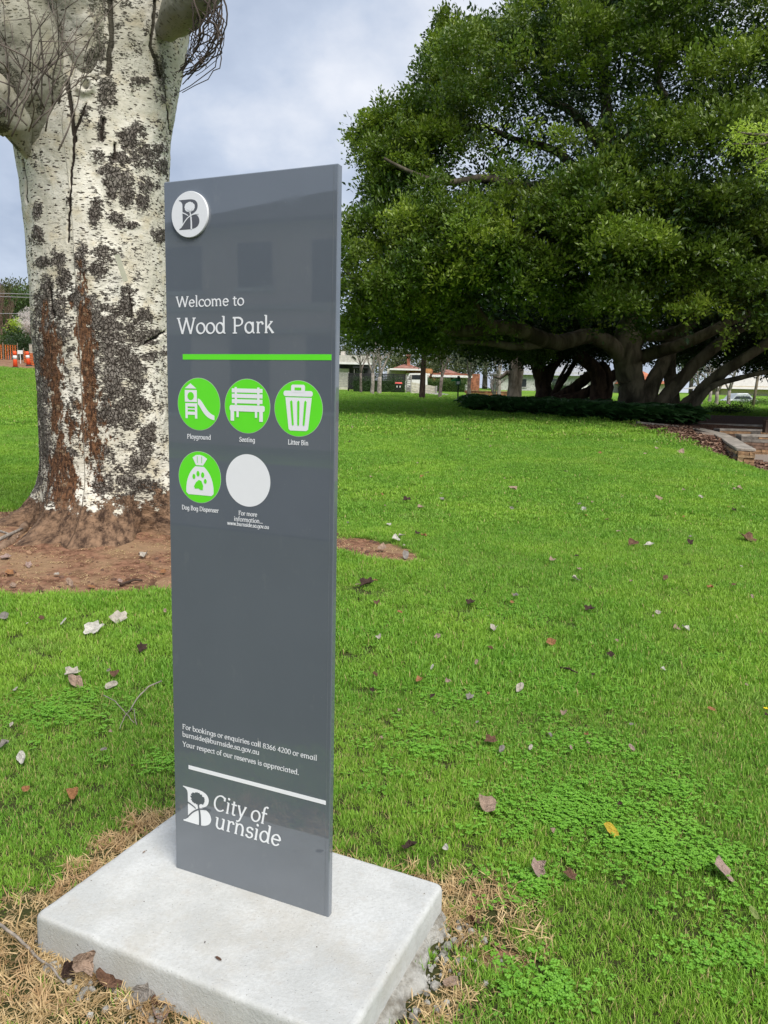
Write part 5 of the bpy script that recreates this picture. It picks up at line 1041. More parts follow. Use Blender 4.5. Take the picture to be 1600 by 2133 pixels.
# slatted fences, each slat a part
def slatfence(px0, px1, py0, py1, D, n, mat, label, posts=3, gap=.35):
    a, b_ = at(px0, py1, D), at(px1, py0, D); t = empty('slat_fence', (a[0], D, a[2]), label, 'fence', 'slatted fences'); W_, Hh = b_[0]-a[0], b_[2]-a[2]
    for i in range(n):
        m = MB(); m.box(0, W_, 0, .03, Hh*i/n, Hh*(i+1-gap)/n); m.build('slat', mat, t)
    for i in range(posts+1): m = MB(); x_ = W_*i/posts; m.box(x_-.05, x_+.05, .04, .14, -1, Hh); m.build('post', mat, t)
slatfence(702, 726, 775, 806, 66, 9, SLATL, 'pale horizontal slat fence panel at the left of the dark fence', 1, .4); slatfence(726, 843, 779, 809, 66, 10, SLATD, 'long dark horizontal slat fence in front of the villa', 5, .22); slatfence(846, 857, 781, 815, 65, 9, SLATL, 'short pale slat panel beside the ramp', 1, .45)
# boarded ramp wall
t = empty('board_wall', at(857, 818, 64), 'sloping cream board wall along the driveway ramp', 'wall')
for i in range(4):
    a0, a1 = at(857, 796+i*6.2, 64), at(909, 805+i*6.0, 64); l = t.location; m = MB(); hh_ = .21
    m.add([(a0[0]-l.x, 0, a0[2]-l.z-hh_), (a1[0]-l.x, 0, a1[2]-l.z-hh_), (a1[0]-l.x, 0, a1[2]-l.z), (a0[0]-l.x, 0, a0[2]-l.z), (a0[0]-l.x, .06, a0[2]-l.z-hh_), (a1[0]-l.x, .06, a1[2]-l.z-hh_), (a1[0]-l.x, .06, a1[2]-l.z), (a0[0]-l.x, .06, a0[2]-l.z)], [(0,1,2,3),(7,6,5,4),(0,4,5,1),(3,2,6,7),(1,5,6,2),(0,3,7,4)]); m.build('board', plain('cream_board', (.50, .47, .39), .8, var=.1), t)
a0 = at(909, 820, 63.9); m = MB(); m.box(a0[0]-.06-t.location.x, a0[0]+.06-t.location.x, -.1, .05, -.8, a0[2]+.62-t.location.z); m.build('post', SLATL, t)
m = MB(); q = [spot(858, 818), spot(930, 829), spot(985, 829), spot(905, 818)]; l = q[0]; m.add([(p_[0], p_[1], h(p_[0], p_[1])+.03) for p_ in q], [(0, 1, 2, 3)]); tag(m.build('driveway', CONPATH), 'pale concrete driveway', kind='structure')
# low brick wall and hedges
bw_ = empty('brick_wall', at(968, 827, 62), 'low red brick garden wall behind the dog bag post', 'wall')
for i in range(11):
    for k_ in range(3):
        m = MB(); x_ = i*.30+(k_ % 2)*.12; m.box(x_, x_+.29, 0, .22, k_*.16, k_*.16+.15); m.build('brick', BRICK, bw_)
m = MB(); m.box(-.02, 3.45, -.03, .25, .482, .54); m.build('coping', STONE[0], bw_); m = MB(); m.box(0, 3.4, .01, .2, -.6, -.002); m.build('footing', BRICK, bw_)
hs_ = [leafsprig(22, .22, .07, .045, MIDLEAF, 200+s_) for s_ in range(3)]; hd_ = [leafsprig(22, .22, .07, .045, FIGDARK, 210+s_) for s_ in range(3)]; ho_ = [leafsprig(26, .34, .09, .035, OLIVE, 220+s_) for s_ in range(3)]
def hedge(px0, px1, py0, py1, D, dep, label, sp, n=260, rough=0., name='hedge', group='clipped hedges'):
    a, b_ = at(px0, py1, D), at(px1, py0, D); t = empty(name, (a[0], D, a[2]), label, 'hedge', group); W_, Hh = b_[0]-a[0], b_[2]-a[2]
    m = MB(); m.box(.12, W_-.12, .12, dep, -.6, Hh-.15); m.build('hedge_core', HEDGE, t); f = rng.uniform(size=n) < .7; P_ = np.stack([rng.uniform(0, W_, n), np.where(f, rng.uniform(0, .12, n), rng.uniform(0, dep, n)), np.where(f, rng.uniform(0, Hh, n), Hh-.08+rng.normal(0, .04+rough, n))], 1)+np.array([a[0], D, a[2]]); put_sprigs('foliage', P_, sp, t, .8, 1.3); return t
hedge(886, 972, 793, 814, 70, 1.2, 'long clipped hedge in front of the brick house', hs_, 420); hedge(733, 845, 791, 808, 65, .5, 'low loose hedge against the dark slat fence', hd_, 260, .15); hedge(1120, 1235, 800, 822, 66, 1, 'dark hedge beyond the standing fig', hd_, 260, .1); hedge(1547, 1700, 842, 864, 52, 1.2, 'sunlit bushy hedge beside the light pole', hs_, 700, .08); hedge(1478, 1560, 853, 872, 38, 1.0, 'low dark hedge in the fig shade behind the steps', hd_, 260, .1, 'hedge')
# white paling panels between the trunks
wf = empty('white_gate', at(1195, 842, 60), 'white panelled gate and rail seen between the fig trunks', 'gate')
for x_ in np.arange(0, 2.1, .34): m = MB(); m.box(x_, x_+.30, 0, .04, -.1, 1.45); m.build('panel', WHT, wf)
for z_ in (.1, .8): m = MB(); m.box(-1.2, 0-.01, 0, .04, z_, z_+.06); m.build('rail', WHT, wf)
# bin with red lid
bn = empty('wheelie_bin', at(830, 813, 63), 'black wheelie bin with a red lid by the dark fence', 'bin'); m = MB(); w0, w1 = .20, .27; m.add([(-w0,-w0,0),(w0,-w0,0),(w0,w0,0),(-w0,w0,0),(-w1,-w1-.02,.52),(w1,-w1-.02,.52),(w1,w1,.52),(-w1,w1,.52)], [(0,3,2,1),(4,5,6,7),(0,1,5,4),(1,2,6,5),(2,3,7,6),(3,0,4,7)]); m.build('body', SLATD, bn)
m = MB(); m.add([(-.29,-.31,.522),(.29,-.31,.522),(.29,.29,.522),(-.29,.29,.522),(-.26,-.27,.60),(.26,-.27,.60),(.26,.25,.64),(-.26,.25,.64)], [(0,3,2,1),(4,5,6,7),(0,1,5,4),(1,2,6,5),(2,3,7,6),(3,0,4,7)]); m.build('lid', plain('red_plastic', (.60, .05, .03), .4), bn)
for x_ in (-.12, .12): m = MB(); m.box(x_-.035, x_+.035, -.275, -.268, .22, .36); m.build('sticker', WHT, bn)
for x_ in (-.2, .2): m = MB(); m.tube([(x_-.03, .2, .09), (x_+.03, .2, .09)], .09, 12); m.build('wheel', SLATD, bn)
# dog bag dispenser on a post
dp = at(953, 849, 44); dg = empty('dog_bag_dispenser', (dp[0], dp[1], h(dp[0], dp[1])), 'green dog bag dispenser on a slim post in a mulch patch', 'dispenser'); GRP = plain('green_enamel', (.02, .15, .06), .5)
m = MB(); m.box(-.035, .035, -.035, .035, -.1, 1.36); m.build('post', plain('dark_green_post', (.012, .035, .018), .6), dg); m = MB(); m.box(-.16, .12, -.13, -.04, .98, 1.34); o = m.build('box', GRP, dg); bv = o.modifiers.new('b', 'BEVEL'); bv.width = .02
m = MB(); m.add([(-.42,-.06,1.20),(-.14,-.08,1.22),(-.10,-.08,1.38),(-.36,-.06,1.30),(-.42,-.03,1.20),(-.14,-.03,1.22),(-.10,-.03,1.38),(-.36,-.03,1.30)], [(0,1,2,3),(7,6,5,4),(0,4,5,1),(3,2,6,7),(1,5,6,2),(0,3,7,4)]); m.build('bag_flap', plain('bright_green_bag', (.04, .30, .10), .5), dg)
m = MB(); m.tube([(0, -.05, 1.36), (0, -.05, 1.50)], [.10, .06], 10); m.build('cap', SLATD, dg); m = MB(); m.box(-.10, .06, -.134, -.131, 1.05, 1.2); m.build('notice', WHT, dg)
# trees under and beyond the fig
olp = dict(p=ho_, n=3, j=.4, s=.9); bare_tree(775, 57, 5.6, .13, 'slim bare tree with grey twigs at the left of the pair', 21, TWIGL, depth=4, forks=3, trunkh=.28)
bare_tree(790, 60, 5.8, .16, 'thicker bare tree close behind the slim one', 22, TWIGL, depth=4, forks=4, trunkh=.22, spread=.42)
bare_tree(752, 63, 5.0, .10, 'bare tree in front of the villa window', 29, TWIG, depth=3, forks=3)
bare_tree(917, 54, 4.6, .12, 'bare tree with loose grey green leaves before the driveway', 23, TWIG, depth=3, forks=4, spread=.38, leaves=dict(p=ho_, n=1, j=.25, s=.7))
bare_tree(978, 60, 4.6, .14, 'grey green leafed tree before the brick verandah', 24, TWIG, depth=3, forks=3, leaves=dict(p=ho_, n=3, j=.4, s=.9, lvl=2), group='grey green trees', name='olive_tree')
bare_tree(1040, 58, 4.8, .14, 'grey green leafed tree beside the pale stump trunk', 25, TWIGL, depth=3, forks=4, leaves=dict(p=ho_, n=2, j=.4, s=.8, lvl=2), group='grey green trees', name='olive_tree')
bare_tree(1030, 52, 2.6, .10, 'low many branched bare shrub by the brick wall', 26, TWIGL, depth=3, forks=5, trunkh=.12, spread=.8, group='bare shrubs', name='bare_shrub')
sp_ = basepoint(1071, 828, 48); st_ = empty('stout_tree', sp_, 'stout pale brown trunk rising into the fig foliage', 'tree'); m = MB(); m.tube([(-.05, 0, -.2), (0, 0, .3), (.02, 0, 1.0), (.05, 0, 1.9), (-.1, 0, 3.0)], [.62, .46, .40, .46, .34], 14); m.build('trunk', STUMPBARK, st_)
m = MB(); m.tube([(0, 0, 1.5), (-.5, 0, 1.75), (-.9, 0, 1.4), (-1.3, 0, 1.5)], [.2, .15, .1, .06], 8); m.tube([(0, 0, 2.0), (.6, 0, 2.8), (.9, 0, 3.6)], [.25, .2, .15], 8); m.build('branches', STUMPBARK, st_)
# slim dark trunked tree whose crown merges with the fig's hem
tp = basepoint(879, 831, 49); tt_ = empty('slim_tree', tp, 'slim straight dark trunk under the hem of the fig crown', 'tree'); m = MB(); m.tube([(-.02, 0, -.1), (0, 0, .15), (.02, 0, 1.4), (.05, 0, 2.8), (.06, 0, 4.4)], [.26, .20, .165, .15, .11], 10); m.build('trunk', DARKBARK, tt_)
m = MB()
for a, b_ in (((.05, 0, 2.7), (1.3, 0, 3.3)), ((.05, 0, 3.2), (-1.1, .1, 4.0)), ((.05, 0, 2.4), (-.4, -.2, 2.0)), ((.05, 0, 3.8), (.8, 0, 5))): m.tube([a, tuple((Vector(a)+Vector(b_))/2+Vector((0, 0, -.12))), b_], [.07, .05, .03], 6)
m.build('branches', DARKBARK, tt_); q = rng.normal(0, 1, (260, 3)); P_ = np.array(tp)+np.array([0, 0, 4.2])+q*[1.0, .8, .75]; P_ = np.concatenate([P_, np.array(tp)+np.array([1.2, 0, 3.5])+rng.normal(0, .5, (50, 3))]); put_sprigs('crown', P_, figd, tt_, .6, 1)
for i, (px, D, hh_, lab) in enumerate(((1462, 50, 3.3, 'leftmost pale many stemmed bare tree beside the dark fig limb'), (1495, 49, 3.6, 'pale grey stemmed bare tree in the middle of the row'), (1520, 51, 3.8, 'tallest pale bare tree beside the parked car'), (1480, 56, 3.4, 'pale bare tree behind the row of three'), (1610, 60, 4.2, 'bare tree behind the sunlit hedge'))):
    bare_tree(px, D, hh_, .11, lab, 40+i, TWIGL, depth=3, forks=4, trunkh=.25, spread=.7, kids=3, group='pale bare trees at the right')
lp = basepoint(1566, 862, 46); po = empty('light_pole', lp, 'slim pale timber pole beside the sunlit hedge', 'pole'); m = MB(); m.tube([(0, 0, -.1), (.12, 0, 1.3), (.28, 0, 3.6)], [.09, .08, .07], 10); m.build('shaft', plain('weathered_timber', (.27, .22, .17), .9), po); m = MB(); m.box(-.2, .7, -.04, .04, 3.5, 3.56); m.build('crossarm', DARKBARK, po)
# parked car
cp = at(1536, 855, 60); cr0 = empty('parked_car', (cp[0], cp[1], cp[2]-.02), 'pale silver car parked beyond the bare trees', 'car'); CARP = plain('silver_car_paint', (.42, .45, .48), .3, .6, var=.04)
m = MB(); s_ = [(-1.25, .3), (-1.22, .75), (-.8, .85), (-.45, 1.28), (.35, 1.32), (.85, .88), (1.25, .78), (1.3, .35), (.95, .25), (-.9, .25)]; n = len(s_)
m.add([(x_, -.8, z_) for x_, z_ in s_]+[(x_, .8, z_) for x_, z_ in s_], [tuple(range(n))[::-1], tuple(range(n, 2*n))]+[(i, (i+1) % n, n+(i+1) % n, n+i) for i in range(n)]); bd = m.build('body', CARP, cr0); bv = bd.modifiers.new('b', 'BEVEL'); bv.width = .06; bv.segments = 2
m = MB(); m.add([(-.68, -.815, .88), (.66, -.815, .9), (.32, -.79, 1.22), (-.42, -.79, 1.2)], [(0, 1, 2, 3)]); m.build('side_window', GLASS, cr0)
for x_ in (-.8, .82): m = MB(); m.tube([(x_, -.84, .3), (x_, -.62, .3)], .3, 16); w = m.build('wheel', SLATD, cr0); m = MB(); m.tube([(x_, -.85, .3), (x_, -.842, .3)], .17, 12); m.build('rim', CARP, w)
cv_ = at(866, 797, 68); c2 = empty('parked_van', (cv_[0], cv_[1], cv_[2]-.9), 'white van roof and windscreen showing above the board wall', 'van'); m = MB(); s_ = [(-.9, .3), (-.9, 1.0), (-.55, 1.65), (.9, 1.7), (1.0, .3)]; n = 5
m.add([(x_, -.8, z_) for x_, z_ in s_]+[(x_, .8, z_) for x_, z_ in s_], [tuple(range(n))[::-1], tuple(range(n, 2*n))]+[(i, (i+1) % n, n+(i+1) % n, n+i) for i in range(n)]); m.build('body', WHT, c2); m = MB(); m.add([(-.66, -.815, 1.15), (.7, -.815, 1.15), (.7, -.812, 1.55), (-.5, -.812, 1.52)], [(0, 1, 2, 3)]); m.build('side_window', GLASS, c2)
for x_ in (-.5, .6): m = MB(); m.tube([(x_, -.84, .3), (x_, -.62, .3)], .3, 12); m.build('wheel', SLATD, c2)

# ------------------------------------------------------------------ left side: works fence, trees, hills
ORNET = plain('orange_mesh', (.75, .20, .05), .7, var=.12); ORPOST = plain('orange_bollard', (.85, .10, .03), .5, var=.05)
def mesh_fence(pts, hgt, label, cell=.16, kind=None):
    P_ = [np.array((p_[0], p_[1], h(p_[0], p_[1]))) for p_ in pts]; t = empty('safety_fence', P_[0], label, 'fence', 'orange safety fences'); l = np.array(t.location); m = MB(); nv = max(2, int(hgt/cell))
    for a, b_ in zip(P_, P_[1:]):
        L_ = np.linalg.norm(b_-a); nu = max(1, int(L_/cell))
        for k_ in range(nv+1): m.bar(a-l+[0, 0, .05+hgt*k_/nv], b_-l+[0, 0, .05+hgt*k_/nv-.0], .055, .01)
        for k_ in range(nu): q = a+(b_-a)*k_/nu-l; m.bar(q+[0, 0, .05], q+[0, 0, hgt+.05], .05, .012)
    m.build('netting', ORNET, t)
    for q in P_: m = MB(); m.bar(q-l, q-l+[0, 0, hgt+.25], .05); m.build('stake', plain('stake', (.28, .24, .2), .9), t)
gL = lambda px, D: at(px, 800, D)[:2]
mesh_fence([gL(-260, 66), gL(-60, 66), gL(10, 66.5), gL(40, 67)], 1.15, 'long upright orange mesh fence behind the bollards'); mesh_fence([gL(52, 62), gL(64, 60), gL(110, 57), gL(200, 56)], .85, 'sagging orange mesh fence running behind the poplar')
def bollard(px, pyb, D, hgt, label, lean=0):
    p_ = at(px, pyb, D); z0 = h(p_[0], p_[1]); t = empty('works_bollard', (p_[0], p_[1], z0), label, 'bollard', 'orange works bollards'); X_l = lambda z: (lean*z, 0, z)
    m = MB(); m.tube([X_l(.09), X_l(hgt*.5), X_l(hgt*.52)], [.16, .13, .13], 12); m.tube([X_l(hgt*.74), X_l(hgt*.92), X_l(hgt)], [.13, .125, .09], 12); m.build('post', ORPOST, t); m = MB(); m.tube([X_l(hgt*.52), X_l(hgt*.74)], [.135, .132], 12); m.build('reflective_band', WHT, t); m = MB(); m.tube([(0, 0, -.03), (0, 0, .09)], [.24, .20], 12); m.build('base', SLATD, t)
bollard(32, 763, 56, 1.18, 'upright orange bollard with a white band on the lawn edge'); bollard(60, 754, 59, 1.05, 'leaning orange bollard with a white band by the mesh fence', -.10)
p_ = gL(45, 61); t = empty('works_sign', (p_[0], p_[1], h(*p_)), 'small white notice on a stake between the orange bollards', 'sign'); m = MB(); m.bar((0, 0, 0), (0, 0, .75), .04); m.build('stake', WHT, t); m = MB(); m.box(-.2, .2, -.02, .0, .72, 1.0); m.build('board', WHT, t)
p_ = gL(25, 72); t = empty('service_cabinet', (p_[0], p_[1], h(*p_)+.25), 'grey and white cabinet beyond the orange fence', 'cabinet'); m = MB(); m.box(-.25, .25, -.2, .2, 1.1, 1.85); m.build('hood', plain('slate_grey', (.12, .13, .15), .6), t); m = MB(); m.box(-.30, .30, -.25, .25, .55, 1.095); m.build('body', WHT, t); m = MB(); m.box(-.22, .22, -.2, .2, -.6, .545); m.build('stand', plain('blue_grey', (.25, .35, .38), .7), t); m = MB(); m.box(-.26, .26, -.26, -.252, .85, 1.0); m.build('vent_panel', plain('teal_grey', (.25, .36, .38), .7), t)
p_ = gL(68, 64); t = empty('gate_post', (p_[0], p_[1], h(*p_)), 'pale square gate post beside the dark gate', 'post'); m = MB(); m.box(-.11, .11, -.1, .1, -.1, 1.3); m.build('shaft', plain('pale_timber', (.40, .36, .30), .9), t); m = MB(); m.box(-.13, .13, -.12, .12, 1.301, 1.34); m.build('post_cap', SLATL, t)
p_ = gL(77, 65); t = empty('dark_gate', (p_[0], p_[1], h(*p_)), 'dark boarded gate just left of the poplar trunk', 'gate')
for i in range(5): m = MB(); m.box(-.25+i*.16, -.10+i*.16, 0, .03, .05, 1.15+.02*(i % 2)); m.build('board', plain('charcoal_board_%d' % i, (.05+.01*i, .052+.01*i, .058), .8), t)
# utility pole and overhead wires
p_ = gL(-2, 68); up0 = h(*p_); t = empty('utility_pole', (p_[0], p_[1], up0), 'brown timber utility pole at the edge by the orange fence', 'pole'); m = MB(); m.tube([(0, 0, -.1), (0, 0, 3.2), (-.04, 0, 5.2)], [.20, .17, .14], 10); m.build('shaft', plain('brown_pole', (.13, .065, .04), .9), t); m = MB(); m.box(-.8, .7, -.05, .05, 4.75, 4.87); m.build('crossarm', DARKBARK, t)
for i, (pa, pb, lab) in enumerate((((-400, 590), (150, 615), 'uppermost overhead wire crossing behind the poplar'), ((-400, 596), (150, 622), 'middle overhead wire crossing behind the poplar'), ((-400, 640), (150, 654), 'lowest overhead wire in front of the brown bare tree'))):
    a, b_ = at(*pa, 70), at(*pb, 70); m = MB(); m.tube([tuple(a+(b_-a)*f-[0, 0, .5*math.sin(math.pi*f)*.3]) for f in np.linspace(0, 1, 9)], .028, 5); tag(m.build('overhead_wire', plain('pale_wire_%d' % i, (.30, .30, .32), .6)), lab, 'wire', 'overhead wires')
bt = bare_tree(8, 76, 7.2, .16, 'tall brown bare tree behind the orange fence', 51, TWIGB, depth=5, forks=5, trunkh=.12, spread=.30, up=.5, kids=3, group='bare trees beyond the fence'); bare_tree(-60, 78, 7.5, .16, 'brown bare tree beside the utility pole', 52, TWIGB, depth=4, forks=5, trunkh=.12, spread=.30, up=.5, group='bare trees beyond the fence')
bls = [leafsprig(26, .20, .075, .05, BLOSSOM, 230+s_) for s_ in range(3)]
bare_tree(84, 66, 4.3, .10, 'white flowering blossom tree half hidden by the poplar', 53, TWIGL, depth=4, forks=5, trunkh=.2, spread=.6, up=.25, kids=3, leaves=dict(p=bls, n=2, j=.13, s=.55, lvl=1, name='blossom'), name='blossom_tree', group='flowering trees')
def bushy(px, D, hgt, rad_, label, sp, n, seed, name='leafy_tree', group='green trees beyond the works', z0=.15):
    b = basepoint(px, 800, D); t = empty(name, b, label, 'tree', group); m = MB(); m.tube([(0, 0, -.3), (0, 0, hgt*.5), (.1, 0, hgt*.8)], [rad_*.10, rad_*.07, rad_*.03], 8); m.build('trunk', TWIG, t); rs = np.random.default_rng(seed); P_ = []
    for i in range(9):
        c_ = np.array([rs.normal(0, rad_*.45), rs.normal(0, rad_*.4), hgt*rs.uniform(z0+.2, .85)]); rr0 = rad_*rs.uniform(.4, .65); v = rs.normal(0, 1, (n//9, 3)); v /= np.linalg.norm(v, axis=1)[:, None]; P_.append(c_+v*rr0*rs.uniform(.6, 1.05, (n//9, 1))*[1, 1, .8])
    put_sprigs('crown', np.concatenate(P_)+np.array(b), sp, t, .9, 1.6); return t
bs1 = [leafsprig(24, .55, .20, .11, MIDLEAF, 240+s_) for s_ in range(3)]; bs2 = [leafsprig(24, .7, .26, .13, GUM, 250+s_) for s_ in range(3)]; bs3 = [leafsprig(22, 3.2, 1.3, .8, FARG, 260+s_) for s_ in range(4)]; ys_ = [leafsprig(22, .3, .12, .07, BRIGHTLEAF, 270+s_) for s_ in range(2)]
bushy(52, 84, 7.2, 2.0, 'bright mid green tree behind the blossom tree', bs1, 420, 1); bushy(28, 96, 9.4, 2.6, 'olive green gum tree above the bare tree', bs2, 420, 2); bushy(70, 104, 9.6, 3.0, 'olive green gum tree next to the poplar trunk', bs2, 420, 3); bushy(-60, 98, 9.2, 3.2, 'olive green gum tree behind the utility pole', bs2, 420, 4)
bushy(55, 70, 2.6, 1.4, 'dark evergreen shrub below the blossom tree', hd_+[figd[0]], 320, 5, 'shrub', 'shrubs beyond the works', 0); bushy(10, 72, 2.0, .8, 'small bright shrub beside the grey cabinet', bs1, 60, 6, 'shrub', 'shrubs beyond the works', 0); bushy(41, 71, 3.6, .35, 'yellow flowering wattle sprig tree by the blossom', ys_, 40, 7, 'wattle_tree', 'flowering trees', .6)
bushy(765, 92, 4.6, 2.6, 'grey tree behind the bare pair', bs2, 150, 18, group='trees behind the houses'); bushy(835, 98, 4.2, 2.4, 'low grey tree left of the chimney', bs2, 130, 19, group='trees behind the houses'); bushy(905, 100, 4.8, 2.6, 'grey tree between the two brick houses', bs2, 150, 20, group='trees behind the houses'); bushy(950, 96, 4.6, 2.6, 'grey tree behind the verandah roof', bs2, 150, 21, group='trees behind the houses'); bushy(1100, 104, 5.2, 3, 'tree behind the white house', bs2, 150, 22, group='trees behind the houses')
bushy(700, 96, 6, 3, 'grey green tree behind the villa roof', bs2, 160, 8, group='trees behind the houses'); bushy(1010, 98, 6.5, 3.5, 'tree behind the verandah house', bs2, 160, 9, group='trees behind the houses'); bushy(1440, 100, 6.0, 3.0, 'yellow green tree behind the orange roofed cottage', bs1, 160, 10, group='trees behind the houses')
# hills
hx = np.linspace(-520, -60, 60); V, q = [], 0
ang = np.linspace(-42, -19, 70)*math.pi/180; dd_ = np.linspace(150, 620, 26); V = []
for i, D in enumerate(dd_):
    for j, a in enumerate(ang):
        f = i/25; V.append((math.tan(a)*D, D, h(math.tan(a)*D, D)-1+f**1.15*(42+7*math.sin(a*31)+5*math.sin(a*73))*min(1, (j+0)/1+1)*sstep(-.32, -.42, a+.02)*1.0))
V = np.array(V); V[:, 2] += (fbm(V, .02, 4, 2)-.5)*16*np.repeat(np.arange(26)/25, 70); Fq = [(i*70+j, i*70+j+1, (i+1)*70+j+1, (i+1)*70+j) for i in range(25) for j in range(69)]
hm = NT('hill_scrub', .95, .1); p = hm.pos(); hm.col(hm.mix(hm.mr(hm.noise(p, .05, 5), .4, .6), (.035, .05, .03), (.09, .10, .055))); tag(npmesh('hills', V, Fq, hm.m), 'wooded hills beyond the park', kind='structure')
k_ = rng.integers(70*6, len(V)-70, 2600); P_ = V[k_]+np.stack([rng.normal(0, 5, 2600), rng.normal(0, 5, 2600), rng.uniform(1, 5, 2600)], 1); scatter('hill_woodland', P_, rng.uniform(0, 6, (2600, 3))*[0, 0, 1], rng.uniform(.8, 1.7, 2600), bs3, label='distant wooded hillside of grey green gums')
b = HB(330, 'hill_house', 'dark roofed house on the hillside at the far left'); a = at(-6, 600, 330); m = MB(); m.box(a[0]-12-b.x0, a[0]+1.5-b.x0, 0, 10, a[2]-9, a[2]+.2); m.build('wall', WHT, b.root); m = MB(); x0, x1 = a[0]-13-b.x0, a[0]+3.5-b.x0; m.add([(x0, -1, a[2]), (x1, -1, a[2]), (x1, 11, a[2]), (x0, 11, a[2]), (x0+3, 5, a[2]+3), (x1-5, 5, a[2]+3)], [(0, 1, 5, 4), (1, 2, 5), (2, 3, 4, 5), (3, 0, 4), (3, 2, 1, 0)]); m.build('roof', plain('purple_grey_roof', (.10, .095, .13), .8), b.root)
# sunlit sprig of a nearer tree reaching in at the right
ob = empty('leafy_branch', at(1720, 250, 11), 'bright yellow green leafy branch reaching in from the right', 'branch'); br_s = [leafsprig(22, .16, .085, .030, BRIGHTLEAF, 280+s_, up=.1) for s_ in range(4)]; P_ = []
m = MB(); l = np.array(ob.location)
for pth in ([(1800, 230), (1680, 270), (1590, 300), (1520, 300)], [(1690, 270), (1620, 320), (1570, 345)], [(1640, 285), (1570, 280), (1535, 275)], [(1700, 300), (1640, 360), (1600, 365)]):
    Q = [at(a, b_, 11)-l for a, b_ in pth]; m.tube([tuple(q) for q in Q], list(np.linspace(.03, .006, len(Q))), 6)
    for a, b_ in zip(Q, Q[1:]):
        for f in np.linspace(0, 1, 9): P_.append(a+(b_-a)*f+l+rng.normal(0, .07, 3))
m.build('twigs', TWIG, ob); put_sprigs('foliage', np.array(P_), br_s, ob, .55, .95)

# ------------------------------------------------------------------ fallen leaves, sticks and crumbs
LC = dict(tan=(.46, .33, .25), pale=(.62, .56, .48), white=(.72, .69, .62), brown=(.20, .11, .07), dark=(.075, .045, .035), pink=(.50, .36, .31), yellow=(.68, .50, .06), orange=(.45, .22, .10), green=(.30, .38, .12), grey=(.34, .31, .28))
LM = {}
for k_, c_ in LC.items():
    m_ = NT('dry_leaf_'+k_, .75, .25); p = m_.obj(); m_.col(m_.mix(m_.mr(m_.noise(p, 3, 5, .7), .35, .7), tuple(q*.6 for q in c_), c_)); m_.bump(m_.noise(p, 6, 4), .1, .6); m_.translucent(c_, .12); LM[k_] = m_.m
def leafshape(seed, lobes=0, curl=.5, asp=.7):
    r = random.Random(seed); n = 14; V = [(0, 0, 0)]; rings = (.5, 1.)
    for q in rings:
        for j in range(n):
            a = 2*math.pi*j/n; rad_ = 1+.22*math.cos(lobes*a+seed)*(lobes > 0)+r.uniform(-.10, .10)*q; x_, y_ = math.cos(a)*q*rad_*.5, math.sin(a)*q*rad_*.5*asp; z_ = curl*(y_*y_*1.6+.25*x_*x_)*math.copysign(1, .6)+r.uniform(-.035, .035)*q+.06*math.sin(a*3+seed)*q*curl
            V.append((x_, y_, z_))
    Fc = [(0, 1+j, 1+(j+1) % n) for j in range(n)]+[(1+j, 1+n+j, 1+n+(j+1) % n, 1+(j+1) % n) for j in range(n)]
    m = MB(); m.add(V, Fc, 0, True); me = bpy.data.meshes.new('leaf'); me.from_pydata(m.v, [], m.f); me.polygons.foreach_set('use_smooth', [True]*len(m.f)); me.materials.append(LM['tan']); return me
shapes = [leafshape(s_, l_, c_, a_) for s_, l_, c_, a_ in ((1, 5, .5, .8), (2, 5, .9, .75), (3, 0, 1.3, .55), (4, 3, .8, .9), (5, 0, .4, .5), (6, 5, 1.5, .7))]
def leaf(px, py, wpx, col, label, shape=None, up=.012, group=None, tilt=.35, cat='leaf'):
    P_ = spot(px, py); P_[2] = gz(P_[0], P_[1]); D = P_[1]; s_ = wpx/F*math.hypot(D, CZ)*1.05; i = random.randrange(len(shapes)) if shape is None else shape
    key = (i, col)
    if key not in leaf.c: leaf.c[key] = shapes[i].copy(); leaf.c[key].materials[0] = LM[col]
    o = bpy.data.objects.new('fallen_leaf', leaf.c[key]); COL.objects.link(o); hgt = .038 if D > 4 else .034
    o.location = (P_[0], P_[1], P_[2]+hgt+up*.3); o.scale = (s_, s_, s_); o.rotation_euler = (Matrix.Rotation(.38+random.gauss(0, tilt*.6), 3, 'X') @ Matrix.Rotation(random.gauss(0, tilt*.6), 3, 'Y') @ Matrix.Rotation(random.uniform(0, 6.28), 3, 'Z')).to_euler(); tag(o, label, cat, group or 'fallen leaves on the lawn'); return o
leaf.c = {}
